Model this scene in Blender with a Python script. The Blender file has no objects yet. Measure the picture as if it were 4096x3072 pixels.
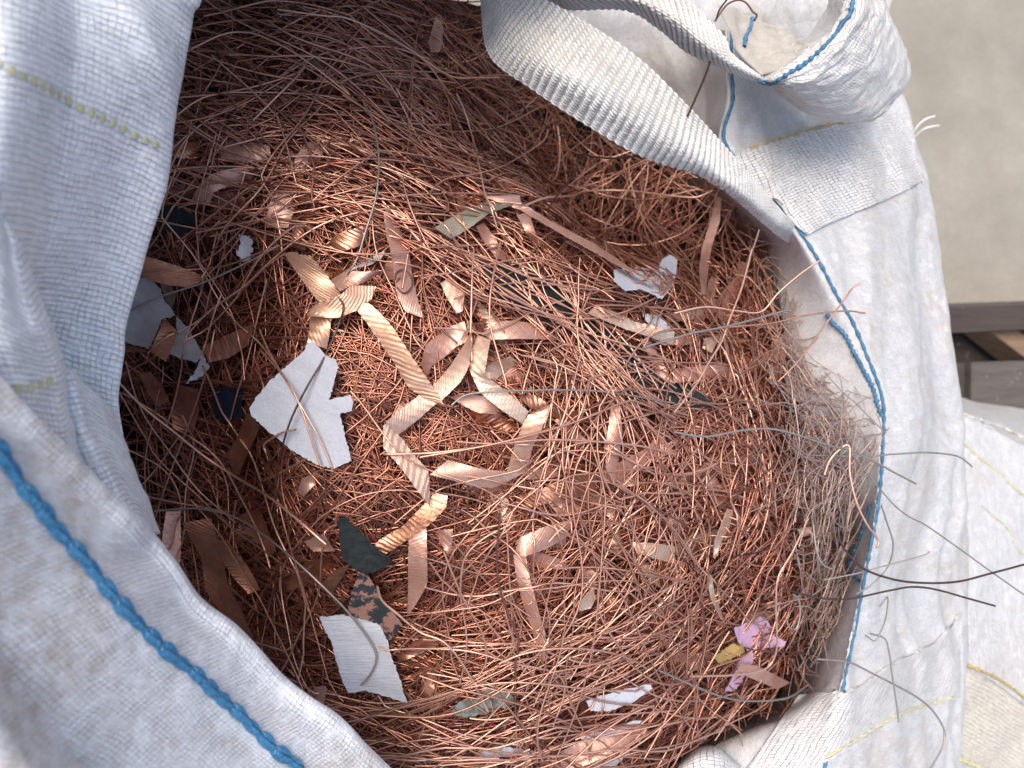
import bpy, math, random
import numpy as np
from mathutils import Vector
rng = np.random.default_rng(7); random.seed(7)
S = bpy.context.scene; COL = S.collection
R = math.radians
# ------------------------------------------------------------------ camera, sky, sun, exposure
HF, TILT = R(65), R(12)
CAMP = np.array([-0.104, 0.0, 1.07])
cd = bpy.data.cameras.new('camera'); cam = bpy.data.objects.new('camera', cd); COL.objects.link(cam)
cam.location = CAMP; cam.rotation_euler = (0, -TILT, 0)
cd.sensor_width = 36; cd.lens = 18 / math.tan(HF / 2); cd.clip_start = 0.01; cd.clip_end = 100
cd.dof.use_dof = True; cd.dof.focus_distance = 0.475; cd.dof.aperture_fstop = 8.5
S.camera = cam
w = bpy.data.worlds.new('World'); S.world = w; w.use_nodes = True
wn = w.node_tree; bg = wn.nodes['Background']; sk = wn.nodes.new('ShaderNodeTexSky')
SUN_EL, SUN_AZ = R(67), R(-47)            # azimuth measured from +Y towards +X
sk.sky_type = 'NISHITA'; sk.sun_disc = False; sk.sun_elevation = SUN_EL; sk.sun_rotation = SUN_AZ
sk.air_density = 1.0; sk.dust_density = 4.0; sk.ozone_density = 0.6
wn.links.new(sk.outputs[0], bg.inputs[0]); bg.inputs[1].default_value = 0.15
sd = bpy.data.lights.new('sun', 'SUN'); sun = bpy.data.objects.new('sun', sd); COL.objects.link(sun)
sd.energy = 1.3; sd.angle = R(32); sd.color = (1, 0.95, 0.88)
sdir = Vector((math.sin(SUN_AZ) * math.cos(SUN_EL), math.cos(SUN_AZ) * math.cos(SUN_EL), math.sin(SUN_EL)))
sun.rotation_euler = sdir.to_track_quat('Z', 'Y').to_euler()
S.view_settings.view_transform = 'Standard'; S.view_settings.look = 'None'
S.view_settings.gamma = 1; S.view_settings.exposure = 0.55
S.render.engine = 'CYCLES'; S.cycles.max_bounces = 5; S.cycles.glossy_bounces = 3; S.cycles.diffuse_bounces = 3

# ------------------------------------------------------------------ photo pixel -> place
WF = 2 * math.tan(HF / 2)
ct, st = math.cos(TILT), math.sin(TILT)
def rays(px, py):
    dx = (np.asarray(px, float) - 2048) / 4096 * WF; dy = -(np.asarray(py, float) - 1536) / 4096 * WF; dz = -np.ones_like(dx)
    return np.stack([ct * dx - st * dz, dy, st * dx + ct * dz], -1)
def P(px, py, z):
    d = rays(px, py); t = (np.asarray(z, float) - CAMP[2]) / d[..., 2]
    return CAMP + d * t[..., None]
def proj(p):
    q = np.asarray(p) - CAMP; x = ct * q[..., 0] + st * q[..., 2]; z = -st * q[..., 0] + ct * q[..., 2]
    return 2048 + x / -z / WF * 4096, 1536 - q[..., 1] / -z / WF * 4096
OFF = dict(A=(0, 0), B=(1300, 0), C=(2600, 0), D=(0, 1000), E=(1300, 1000), F=(2696, 1000), G=(0, 2022), H=(1300, 2022), I=(2696, 2022), Z=(0, 0))
def px_(cr, pts):
    k = 1.0 if cr == 'Z' else 1400 / 2212
    a = np.array(pts, float)[:, :2]
    return a * k + np.array(OFF[cr])
# height of the heap
HC = np.array([(2000,1800,.600),(1500,1500,.592),(1500,2100,.592),(2500,1700,.604),(2500,2300,.598),(1900,1250,.592),(1400,900,.578),(900,600,.565),
 (1300,300,.560),(900,100,.55),(1700,250,.54),(700,1200,.53),(450,1600,.49),(700,2000,.48),(900,2450,.50),(1400,2650,.565),(2000,2700,.59),(2600,2900,.575),(1800,3150,.575),
 (2000,550,.45),(2350,800,.405),(2700,950,.40),(2950,1150,.49),(3080,1120,.52),(3000,900,.50),(2930,780,.48),(2880,560,.46),(2300,350,.375),(2650,500,.37),(2750,1350,.575),(3000,1500,.555),(3120,1250,.51),
 (2950,1900,.59),(3180,1800,.545),(3150,2200,.56),(3350,2200,.50),(3000,2600,.565),(3200,2600,.50),(3000,2850,.53),(2350,1200,.58),(1150,3000,.55),(2000,100,.47),(2000,850,.565)])
HP = P(HC[:, 0], HC[:, 1], HC[:, 2])
def Z(x, y):
    x = np.asarray(x, float); y = np.asarray(y, float)
    d2 = (x[..., None] - HP[:, 0]) ** 2 + (y[..., None] - HP[:, 1]) ** 2
    wt = np.exp(-d2 / (2 * 0.036 ** 2)) + 1e-5 / (d2 + 1e-3)
    return (wt * HP[:, 2]).sum(-1) / wt.sum(-1)
def onpile(px, py, off=0):
    z = np.full(np.shape(px), .57) if np.ndim(px) else .57
    for _ in range(5):
        p = P(px, py, z); z = Z(p[..., 0], p[..., 1]) + off
    return P(px, py, z)

# ------------------------------------------------------------------ small maths
def hash2(ix, iy, s):
    v = np.sin(ix * 127.1 + iy * 311.7 + s * 74.7) * 43758.5453
    return v - np.floor(v)
def vnoise(x, y, s=0):
    ix, iy = np.floor(x), np.floor(y); fx, fy = x - ix, y - iy
    fx = fx * fx * (3 - 2 * fx); fy = fy * fy * (3 - 2 * fy)
    a, b, c, d = hash2(ix, iy, s), hash2(ix + 1, iy, s), hash2(ix, iy + 1, s), hash2(ix + 1, iy + 1, s)
    return (a + (b - a) * fx) * (1 - fy) + (c + (d - c) * fx) * fy - .5
def fbm(x, y, s=0, o=3):
    r = 0; a = 1.0
    for i in range(o):
        r = r + a * vnoise(x * 2 ** i, y * 2 ** i, s + i * 13); a *= .5
    return r
def ridge(x, y, s=0, o=3):
    r = 0; a = 1.0
    for i in range(o):
        r = r + a * (1 - 2 * np.abs(vnoise(x * 2 ** i, y * 2 ** i, s + i * 13)) * 2); a *= .5
    return r * .5
def resample(pts, n, ease=True):
    """Catmull-Rom through pts, n samples even in chord length"""
    p = np.asarray(pts, float); m = len(p)
    if m == 2:
        t = np.linspace(0, 1, n)[:, None]; return p[0] * (1 - t) + p[1] * t
    q = np.vstack([2 * p[0] - p[1], p, 2 * p[-1] - p[-2]])
    d = np.r_[0, np.cumsum(np.linalg.norm(np.diff(p, axis=0), axis=1) + 1e-9)]
    s = np.linspace(0, d[-1], n); i = np.clip(np.searchsorted(d, s, side='right') - 1, 0, m - 2)
    t = ((s - d[i]) / (d[i + 1] - d[i]))[:, None]
    a, b, c, e = q[i], q[i + 1], q[i + 2], q[i + 3]
    return .5 * (2 * b + (c - a) * t + (2 * a - 5 * b + 4 * c - e) * t ** 2 + (3 * b - a - 3 * c + e) * t ** 3)
def crparam(p, n):
    """Catmull-Rom, even in control index: p (m,k,3) over axis 0 -> (n,k,3)"""
    m = len(p); q = np.concatenate([2 * p[:1] - p[1:2], p, 2 * p[-1:] - p[-2:-1]])
    s = np.linspace(0, m - 1, n); i = np.clip(s.astype(int), 0, m - 2); t = (s - i)[:, None, None]
    a, b, c, e = q[i], q[i + 1], q[i + 2], q[i + 3]
    return .5 * (2 * b + (c - a) * t + (2 * a - 5 * b + 4 * c - e) * t ** 2 + (3 * b - a - 3 * c + e) * t ** 3)
def normals(g):
    du = np.gradient(g, axis=0); dv = np.gradient(g, axis=1)
    n = np.cross(du, dv); n /= np.linalg.norm(n, axis=-1, keepdims=True) + 1e-12
    n[n[..., 2] < 0] *= 1
    return n

# ------------------------------------------------------------------ objects
def link(name, me, mat=None, parent=None):
    o = bpy.data.objects.new(name, me); COL.objects.link(o)
    if mat is not None and me is not None: me.materials.append(mat)
    if parent: o.parent = parent
    return o
def tag(o, label=None, cat=None, group=None, kind=None):
    if label: o['label'] = label
    if cat: o['category'] = cat
    if group: o['group'] = group
    if kind: o['kind'] = kind
    return o
def mesh_np(name, V, F, smooth=True, uv=None):
    me = bpy.data.meshes.new(name); V = np.asarray(V, np.float32); F = np.asarray(F, np.int32)
    k = F.shape[1]; me.vertices.add(len(V)); me.vertices.foreach_set('co', V.ravel())
    me.loops.add(F.size); me.loops.foreach_set('vertex_index', F.ravel())
    me.polygons.add(len(F)); me.polygons.foreach_set('loop_start', np.arange(0, F.size, k, dtype=np.int32))
    if smooth: me.polygons.foreach_set('use_smooth', np.ones(len(F), bool))
    if uv is not None:
        l = me.uv_layers.new(name='UVMap'); l.data.foreach_set('uv', np.asarray(uv, np.float32)[F.ravel()].ravel())
    me.update(calc_edges=True); return me
def gridfaces(nu, nv, base=0, wrap=False):
    i = np.arange(nu - 1)[:, None]; j = np.arange(nv if wrap else nv - 1)[None, :]; j2 = (j + 1) % nv
    return (base + np.stack([i * nv + j, i * nv + j2, (i + 1) * nv + j2, (i + 1) * nv + j], -1)).reshape(-1, 4)
def grid_mesh(name, g, closed_thick=None, smooth=True, anchor=.5):
    """g (nu,nv,3); with a thickness gives a closed slab"""
    nu, nv = g.shape[:2]
    k = max(1, nv // 40); gs = g
    cu = np.concatenate([np.zeros((1, nv)), np.cumsum(np.linalg.norm(np.diff(gs, axis=0), axis=-1), 0)], 0)
    cv = np.concatenate([np.zeros((nu, 1)), np.cumsum(np.linalg.norm(np.diff(gs, axis=1), axis=-1), 1)], 1)
    ju = int(nv * anchor) if nv > 12 else nv // 2
    cu = cu - cu[nu // 2:nu // 2 + 1]; cv = cv - cv[:, ju:ju + 1]
    uv = np.stack([cu, cv], -1).reshape(-1, 2)
    V = g.reshape(-1, 3); F = gridfaces(nu, nv)
    if closed_thick:
        n = normals(g); 
        if n[..., 2].mean() < 0: n = -n
        V = np.vstack([V, (g - n * closed_thick).reshape(-1, 3)]); b = nu * nv
        F2 = gridfaces(nu, nv, b)[:, ::-1]; E = []
        idx = np.arange(b).reshape(nu, nv)
        uv = np.vstack([uv, uv])
        for e in (idx[0], idx[-1][::-1], idx[:, 0][::-1], idx[:, -1]):      # the rim has its own vertices, so the edge stays crisp
            m = len(e); q0 = len(V); V = np.vstack([V, V[e], V[e + b]]); uv = np.vstack([uv, uv[e], uv[e]]); r_ = q0 + np.arange(m)
            E.append(np.stack([r_[:-1], r_[1:], r_[1:] + m, r_[:-1] + m], -1)[:, ::-1])
        F = np.vstack([F, F2] + E)
    return mesh_np(name, V, F, smooth, uv)
def tubes(paths, rad, sides=4, ref=None, closed_tip=False):
    """paths (N,K,3), rad scalar / (N,) / (N,K)"""
    paths = np.asarray(paths, float); N, K = paths.shape[:2]
    T = np.gradient(paths, axis=1); T /= np.linalg.norm(T, axis=-1, keepdims=True) + 1e-12
    mt = T.mean(1); r = rng.normal(size=(N, 3)) if ref is None else ref
    ref = np.cross(mt, r); ref /= np.linalg.norm(ref, axis=-1, keepdims=True) + 1e-12
    # axis most perpendicular to the strand's plane keeps the frame steady
    B = np.cross(T, ref[:, None]); bn = np.linalg.norm(B, axis=-1, keepdims=True)
    B = B / (bn + 1e-9); A = np.cross(B, T)
    rad = np.broadcast_to(np.asarray(rad, float).reshape(N, -1) if np.ndim(rad) else np.full((N, 1), rad), (N, K))
    a = np.arange(sides) * 2 * np.pi / sides
    V = paths[:, :, None] + rad[:, :, None, None] * (np.cos(a)[None, None, :, None] * A[:, :, None] + np.sin(a)[None, None, :, None] * B[:, :, None])
    f = gridfaces(K, sides, wrap=True)
    F = (f[None] + (np.arange(N) * K * sides)[:, None, None]).reshape(-1, 4)
    return V.reshape(-1, 3), F
def tube_mesh(name, paths, rad, sides=4, ref=None):
    V, F = tubes(paths, rad, sides, ref)
    return mesh_np(name, V, F)

# ------------------------------------------------------------------ materials
class N:
    def __init__(s, name):
        s.m = bpy.data.materials.new(name); s.m.use_nodes = True; s.t = s.m.node_tree
        s.b = s.t.nodes['Principled BSDF']
    def new(s, t, **k):
        n = s.t.nodes.new('ShaderNode' + t)
        for a, v in k.items(): setattr(n, a, v)
        return n
    def put(s, v, sock):
        if isinstance(v, bpy.types.NodeSocket): s.t.links.new(v, sock)
        else:
            if hasattr(sock.default_value, '__len__') and not hasattr(v, '__len__'): v = (v,) * len(sock.default_value)
            if hasattr(v, '__len__') and len(sock.default_value) == 4 and len(v) == 3: v = (*v, 1)
            sock.default_value = v
    def M(s, op, a, b=0.0, c=0.0, clamp=False):
        n = s.new('Math', operation=op, use_clamp=clamp); s.put(a, n.inputs[0]); s.put(b, n.inputs[1]); s.put(c, n.inputs[2]); return n.outputs[0]
    def noise(s, vec, scale, det=3, rough=.55, dist=0):
        n = s.new('TexNoise'); s.put(vec, n.inputs['Vector']); n.inputs['Scale'].default_value = scale
        n.inputs['Detail'].default_value = det; n.inputs['Roughness'].default_value = rough; n.inputs['Distortion'].default_value = dist
        return n.outputs[0]
    def mix(s, f, a, b):
        n = s.new('Mix', data_type='RGBA'); s.put(f, n.inputs[0]); s.put(a, n.inputs[6]); s.put(b, n.inputs[7]); return n.outputs[2]
    def ramp(s, f, lo, hi, a=0.0, b=1.0):
        n = s.new('MapRange'); s.put(f, n.inputs[0]); 
        for i, v in zip((1, 2, 3, 4), (lo, hi, a, b)): n.inputs[i].default_value = v
        return n.outputs[0]
    def scalev(s, vec, sc):
        n = s.new('Vector' + 'Math', operation='MULTIPLY'); s.put(vec, n.inputs[0]); n.inputs[1].default_value = sc; return n.outputs[0]
    def obj(s): return s.new('TexCoord').outputs['Object']
    def geo(s): return s.new('NewGeometry')
    def uv(s): return s.new('TexCoord').outputs['UV']
    def bump(s, h, dist, strength=1.0, prev=None):
        n = s.new('Bump'); s.put(h, n.inputs['Height']); n.inputs['Distance'].default_value = dist; n.inputs['Strength'].default_value = strength
        if prev is not None: s.put(prev, n.inputs['Normal'])
        return n.outputs[0]
    def out(s, col=None, rough=None, metal=None, nrm=None, spec=None):
        for v, k in ((col, 'Base Color'), (rough, 'Roughness'), (metal, 'Metallic'), (nrm, 'Normal'), (spec, 'Specular IOR Level')):
            if v is not None: s.put(v, s.b.inputs[k])
        return s.m

def weave_mat(name, wu, wv, col=(.80, .82, .84), gap=(.42, .43, .44), stain=None, depth=.0006, stain_amt=.5, gapw=.43, rib=0.0, jitter=.0004, spec=.45, rough=.42, stain_lo=.5):
    n = N(name); uv = n.uv(); pos = n.geo().outputs['Position']
    sep = n.new('SeparateXYZ'); n.put(uv, sep.inputs[0])
    j1 = n.noise(n.scalev(uv, (1, 1, 1)), 45, 2); j2 = n.noise(n.scalev(uv, (1.3, 1.1, 1)), 52, 2)
    u = n.M('ADD', sep.outputs[0], n.M('ADD', n.M('MULTIPLY', n.M('SUBTRACT', j1, .5), jitter * 8), n.M('MULTIPLY', n.M('SUBTRACT', n.noise(uv, 320, 2), .5), jitter * 2))); v = n.M('ADD', sep.outputs[1], n.M('ADD', n.M('MULTIPLY', n.M('SUBTRACT', j2, .5), jitter * 8), n.M('MULTIPLY', n.M('SUBTRACT', n.noise(n.scalev(uv, (1.1, .9, 1)), 300, 2), .5), jitter * 2)))
    a = n.M('DIVIDE', u, wu); b = n.M('DIVIDE', v, wv)
    ia, ib = n.M('FLOOR', a), n.M('FLOOR', b)
    fa = n.M('ABSOLUTE', n.M('SUBTRACT', n.M('FRACT', a), .5)); fb = n.M('ABSOLUTE', n.M('SUBTRACT', n.M('FRACT', b), .5))
    par = n.M('ABSOLUTE', n.M('MODULO', n.M('ADD', ia, ib), 2.0))
    # across / along distance for the tape on top
    mixf = lambda x, y: n.M('ADD', n.M('MULTIPLY', x, par), n.M('MULTIPLY', y, n.M('SUBTRACT', 1.0, par)))
    ac, al = mixf(fa, fb), mixf(fb, fa)
    edge = n.ramp(ac, gapw, .5, 1, 0); end = n.ramp(al, .43, .5, 1, .35)
    h = n.M('MULTIPLY', edge, end); brk = n.ramp(n.noise(uv, 110, 3, .6), .36, .62, .15, 1)
    h = n.M('SUBTRACT', 1.0, n.M('MULTIPLY', n.M('SUBTRACT', 1.0, h), brk))
    if rib: h = n.M('ADD', h, n.M('MULTIPLY', n.ramp(fa, .1, .5, 1, 0), rib))
    wn_ = n.new('TexWhiteNoise', noise_dimensions='2D'); cx = n.new('CombineXYZ'); n.put(ia, cx.inputs[0]); n.put(ib, cx.inputs[1]); n.put(cx.outputs[0], wn_.inputs[0])
    tone = n.M('MULTIPLY', n.M('SUBTRACT', wn_.outputs[0], .5), .14)
    h2 = n.M('ADD', h, n.M('MULTIPLY', wn_.outputs[0], .45))
    c = n.mix(n.ramp(h, .05, .45), gap, col)
    cm = n.new('HueSaturation'); n.put(c, cm.inputs['Color']); n.put(n.M('ADD', 1.0, tone), cm.inputs['Value']); c = cm.outputs[0]
    if stain:
        s1 = n.noise(pos, 16, 6, .68, .6); s2 = n.noise(pos, 150, 3, .6)
        f = n.M('MULTIPLY', n.ramp(s1, stain_lo, stain_lo + .14), n.ramp(s2, .28, .62), clamp=True)
        c = n.mix(n.M('MULTIPLY', f, stain_amt), c, stain)
        s3 = n.noise(pos, 90, 5, .7); c = n.mix(n.M('MULTIPLY', n.ramp(s3, .58, .75), .35), c, stain)
    nr = n.bump(h2, depth)
    nr = n.bump(n.noise(n.scalev(uv, (25, 8, 1)), 6, 4, .6), .003, .5, nr)
    m = n.out(c, rough, 0, nr, spec)
    n.b.inputs['Sheen Weight'].default_value = .05
    return m
M_tape = weave_mat('woven_tape_white', .0026, .0030, stain=(.62, .58, .54), stain_amt=.22, stain_lo=.52, rib=.35, col=(.86, .88, .90), gap=(.50, .55, .61), depth=.0007)
M_tape2 = weave_mat('woven_tape_hem', .0021, .0023, stain=(.47, .40, .34), stain_amt=.75, stain_lo=.45, col=(.80, .81, .83), gap=(.30, .30, .31), depth=.0005)
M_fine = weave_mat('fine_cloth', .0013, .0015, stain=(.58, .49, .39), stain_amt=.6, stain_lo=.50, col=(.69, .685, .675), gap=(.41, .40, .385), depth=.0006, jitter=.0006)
M_beige = weave_mat('beige_cloth', .0011, .0012, stain=(.50, .43, .34), stain_amt=.4, col=(.60, .56, .50), gap=(.44, .41, .36), depth=.0003, jitter=.0004)
M_loop = weave_mat('loop_cloth', .0016, .0030, stain=(.62, .53, .42), stain_amt=.6, stain_lo=.46, col=(.80, .78, .74), gap=(.42, .38, .32), depth=.0012, jitter=.0008)
M_web = weave_mat('webbing_cloth', .0046, .0024, stain=(.58, .52, .45), stain_amt=.5, stain_lo=.5, col=(.68, .67, .65), gap=(.36, .34, .31), depth=.0012, jitter=.0006)
M_webcream = weave_mat('cream_webbing', .0030, .0045, stain=(.60, .52, .40), stain_amt=.4, col=(.66, .61, .51), gap=(.45, .40, .30), depth=.0012, jitter=.0006)
def plain(name, col, rough=.6, metal=0, nscale=60, amt=.25, bump=.0003, spec=.4, var=0.0):
    n = N(name); p = n.geo().outputs['Position']; g = n.noise(p, nscale, 5, .6)
    c = n.mix(n.ramp(g, .35, .7), col, tuple(x * (1 - amt) for x in col))
    return n.out(c, rough, metal, n.bump(g, bump), spec)
M_yarn = plain('strap_yarn', (.79, .77, .72), .55, amt=.28, nscale=45)
M_yarnbase = plain('strap_base', (.52, .49, .44), .9, amt=.3, nscale=120)
M_blue = plain('blue_thread', (.075, .29, .54), .5, amt=.5, nscale=700, bump=.0012)
M_bluefar = plain('faded_blue_thread', (.09, .25, .41), .7, amt=.5, nscale=260, bump=.0008)
M_paleblue = plain('pale_blue_thread', (.30, .52, .72), .35, amt=.4, nscale=400)
M_yellow = plain('yellow_tape', (.64, .61, .38), .5, amt=.2)
M_ochre = plain('ochre_thread', (.62, .46, .16), .6, amt=.4, nscale=200)
M_white = plain('white_felt', (.55, .57, .63), .8, amt=.10, nscale=500, bump=.0004, spec=.2)
M_paperdull = plain('grey_white_plastic', (.52, .50, .49), .35, amt=.35, nscale=60)
M_black = plain('black_fabric', (.018, .026, .028), .75, amt=.6, nscale=300, bump=.0005)
M_navy = plain('navy_plastic', (.010, .020, .045), .4, amt=.5)
M_pink = plain('pink_petal', (.66, .42, .58), .6, amt=.3, nscale=120)
M_petal = plain('yellow_petal', (.48, .34, .13), .6, amt=.4, nscale=120)
def wood_mat(name, c1, c2):
    n = N(name); p = n.obj(); s = n.noise(n.scalev(p, (3, 30, 30)), 3, 6, .65, .4)
    c = n.mix(n.ramp(s, .3, .7), c1, c2); k = n.noise(p, 45, 5, .7)
    c = n.mix(n.ramp(k, .62, .70), c, (.33, .27, .24))
    return n.out(c, .8, 0, n.bump(s, .002), .3)
def copper(name, base, alt, dark, rough=.38, metal=.85, isl=True, mott=120):
    n = N(name); g = n.geo(); p = g.outputs['Position']
    if isl:
        r = g.outputs['Random Per Island']
        c = n.mix(n.ramp(r, 0, .8), base, alt); c = n.mix(n.ramp(r, .86, .99), c, dark)
        r2 = n.noise(p, 35, 2); c = n.mix(n.ramp(r2, .45, .7, 0, .45), c, dark)
    else:
        oi = n.new('ObjectInfo').outputs['Random']; c = n.mix(oi, base, alt)
        r2 = n.noise(p, mott, 5, .7); c = n.mix(n.ramp(r2, .5, .75, 0, .5), c, dark)
    ro = n.ramp(n.noise(p, 180, 3), .3, .7, rough - .08, rough + .12)
    return n.out(c, ro, metal, None, .5)
M_cu = copper('copper_wire', (.72, .355, .245), (.44, .17, .11), (.13, .06, .05), metal=.8, rough=.28)
M_cu_lit = copper('lit_copper_wire', (.80, .48, .355), (.60, .29, .195), (.24, .12, .09), metal=.74, rough=.33)  # paler copper, brightens the top layer as if more light fell there
M_cu_dusty = copper('dusty_wire', (.62, .47, .40), (.50, .33, .27), (.30, .25, .22), metal=.6, rough=.42)
M_cu_o = copper('copper_wire_single', (.84, .53, .40), (.64, .34, .24), (.32, .19, .15), isl=False, mott=25, metal=.75, rough=.32)
M_cu_grey = copper('tinned_wire', (.42, .36, .31), (.30, .29, .27), (.22, .20, .18), isl=False, metal=.6)
M_cu_dark = copper('dark_wire', (.14, .075, .06), (.10, .06, .055), (.05, .03, .03), isl=False, metal=.6)
M_core = plain('heap_depth_shade', (.030, .012, .008), .8, amt=.5)  # near-black stands in for the shade deep between the wires
def strip_mat(name, base, alt, ribs=.0022, metal=.75, rough=.40, rb=.00005):
    n = N(name); p = n.geo().outputs['Position']; uv = n.uv(); sep = n.new('SeparateXYZ'); n.put(uv, sep.inputs[0])
    oi = n.new('ObjectInfo').outputs['Random']
    g = n.noise(p, 260, 6, .75); k = n.noise(p, 50, 4, .6)
    c = n.mix(n.ramp(k, .35, .65), base, alt); c = n.mix(n.ramp(g, .54, .72, 0, .55), c, tuple(x * .45 for x in base))
    wob = n.M('MULTIPLY', n.noise(uv, 40, 3), .008)
    s = n.M('ADD', n.M('ADD', sep.outputs[0], n.M('MULTIPLY', sep.outputs[1], n.ramp(oi, 0, 1, -2.2, 2.2))), wob)
    wv = n.M('SINE', n.M('MULTIPLY', s, 2 * math.pi / ribs))
    wv2 = n.M('MULTIPLY', n.M('SINE', n.M('MULTIPLY', s, 2 * math.pi / ribs * .37)), .6)
    nr = n.bump(n.M('MULTIPLY', n.M('ADD', wv, wv2), n.ramp(n.noise(uv, 55, 2), .35, .65, .1, 1)), rb); nr = n.bump(g, .0002, 1, nr)
    return n.out(c, n.ramp(g, .3, .7, rough - .06, rough + .16), metal, nr, .5)
M_st = dict(pink=strip_mat('pink_copper_foil', (.80, .50, .40), (.64, .34, .25)),
            gold=strip_mat('golden_copper_foil', (.84, .52, .36), (.66, .38, .25), ribs=.0042, rb=.00009),
            tan=strip_mat('tan_copper_foil', (.60, .41, .32), (.74, .48, .36), metal=.65, rough=.42),
            brown=strip_mat('orange_copper_foil', (.66, .33, .215), (.46, .20, .12), metal=.92, rough=.30, rb=.00011, ribs=.003),
            grey=strip_mat('tinned_foil', (.30, .29, .23), (.40, .32, .24), metal=.5, rough=.5),
            pale=strip_mat('pale_foil', (.84, .66, .50), (.76, .50, .37)))
def blotch(name, a, b, sc, lo=.45, hi=.55, rough=.55, metal=.2):
    n = N(name); p = n.geo().outputs['Position']; g = n.noise(p, sc, 6, .65)
    return n.out(n.mix(n.ramp(g, lo, hi), a, b), rough, metal, n.bump(g, .0008), .4)
M_patina = blotch('green_patina', (.13, .12, .10), (.24, .28, .25), 160)
M_dirty = blotch('blotched_copper', (.36, .19, .15), (.035, .045, .05), 130, .48, .52)
def white_ribbed(name='ribbed_white_card'):
    n = N(name); uv = n.uv(); sep = n.new('SeparateXYZ'); n.put(uv, sep.inputs[0]); p = n.geo().outputs['Position']
    w_ = n.noise(n.scalev(uv, (40, 700, 1)), 1.6, 3); 
    return n.out(n.mix(n.ramp(n.noise(p, 420, 2), .66, .72, 0, .5), (.54, .56, .61), (.33, .34, .37)), .5, 0, n.bump(w_, .0008), .4)
M_card = white_ribbed()

# ------------------------------------------------------------------ cloth helpers
def loft(rails, nu, nv, disp=None):
    """rails: list of (k,3) arrays, same k or not; u runs along the rails, v across them"""
    g = np.stack([resample(r, nu) for r in rails])           # (m,nu,3)
    g = crparam(g, nv).transpose(1, 0, 2)                     # (nu,nv,3)
    if disp is not None:
        n = normals(g)
        if n[..., 2].mean() < 0: n = -n
        uu, vv = np.meshgrid(np.linspace(0, 1, nu), np.linspace(0, 1, nv), indexing='ij')
        g = g + n * disp(uu, vv, g)[..., None]
    return g
def rail(cr, pts, z=None):
    a = px_(cr, pts); zz = np.array([p[2] for p in pts]) if z is None else np.full(len(a), z)
    return P(a[:, 0], a[:, 1], zz)
class Surf:
    def __init__(s, g):
        s.g = g; s.n = normals(g)
        if s.n[..., 2].mean() < 0: s.n = -s.n
        x, y = proj(g); s.x, s.y = x.ravel(), y.ravel(); s.v = g.reshape(-1, 3); s.nn = s.n.reshape(-1, 3)
    def at(s, px, py):
        d = (s.x - px) ** 2 + (s.y - py) ** 2; i = np.argpartition(d, 6)[:6]
        i = i[s.v[i, 2] > s.v[i, 2].max() - .01]
        w_ = 1 / (d[i] + 4); w_ /= w_.sum(); z = (s.v[i, 2] * w_).sum(); n = (s.nn[i] * w_[:, None]).sum(0)
        return P(px, py, z), n / np.linalg.norm(n)
def on_surf(sf, pxs, n, lift):
    q = resample(pxs, n); out = [sf.at(a, b) for a, b in q]
    return np.array([p + m * lift for p, m in out]), np.array([m for _, m in out])
def sew(sf, cr, pts, rad, lift, name, mat, parent, n=80, sides=6, wob=.25):
    c, _ = on_surf(sf, px_(cr, pts), n, lift)
    c = resample(c, n); r = rad * (1 + wob * np.sin(np.arange(n) * 1.5) + wob * .6 * rng.normal(size=n))
    return link(name, tube_mesh(name, c[None], r[None], sides), mat, parent)

# ================================================================== SETTING
gm = N('concrete'); p_ = gm.geo().outputs['Position']
g1 = gm.noise(p_, 7, 8, .62); g2 = gm.noise(p_, 90, 5, .7); g3 = gm.noise(p_, 22, 3, .5)
cc = gm.mix(gm.ramp(g1, .35, .65), (.29, .262, .215), (.385, .35, .29)); cc = gm.mix(gm.ramp(g2, .35, .7, 0, .3), cc, (.26, .25, .22))
cc = gm.mix(gm.ramp(g3, .66, .74, 0, .30), cc, (.36, .25, .19))
gm.out(cc, .85, 0, gm.bump(g2, .002), .3)
ground = link('ground', mesh_np('ground', [(-6, -6, 0), (6, -6, 0), (6, 6, 0), (-6, 6, 0)], [(0, 1, 2, 3)]), gm.m); tag(ground, kind='structure')

# pallet standing on the ground to the right
pal = bpy.data.objects.new('wooden_pallet', None); COL.objects.link(pal)
pc = P(4100, 1550, .12); pal.location = (pc[0], pc[1], 0)
tag(pal, 'weathered dark wooden pallet on the concrete beyond the bag', 'pallet')
M_w1 = wood_mat('weathered_brown_wood', (.055, .042, .038), (.085, .066, .058)); M_w2 = wood_mat('grey_wood', (.09, .078, .070), (.14, .12, .108)); M_w3 = wood_mat('tan_wood', (.30, .21, .14), (.20, .13, .085))
def board(name, pxs, z, th, mat, parent):
    a = px_('Z', pxs); top = P(a[:, 0], a[:, 1], np.full(len(a), z)) - np.array(parent.location)
    n = len(a); c = top.mean(0); ins = top + (c - top) / np.linalg.norm(c - top, axis=1)[:, None] * .003
    V = np.vstack([top - [0, 0, th], top - [0, 0, .002], ins]); F = []
    for i in range(n):
        j = (i + 1) % n
        F += [(i, j, n + j, n + i), (n + i, n + j, 2 * n + j, 2 * n + i)]
    me = bpy.data.meshes.new(name); me.from_pydata([tuple(v) for v in V], [], F + [tuple(range(2 * n, 3 * n)), tuple(range(n))[::-1]]); me.update()
    return link(name, me, mat, parent)
board('deck_board', [(3740, 1232), (4500, 1205), (4500, 1300), (3740, 1335)], .145, .022, M_w1, pal)
board('deck_board', [(3890, 1448), (4500, 1430), (4500, 1800), (3885, 1800)], .145, .022, M_w2, pal)
board('deck_board', [(3740, 1452), (3862, 1450), (3850, 1800), (3740, 1800)], .140, .022, M_w1, pal)
board('brace', [(3925, 1296), (3985, 1262), (4330, 1500), (4200, 1510)], .12, .05, M_w3, pal)
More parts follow.
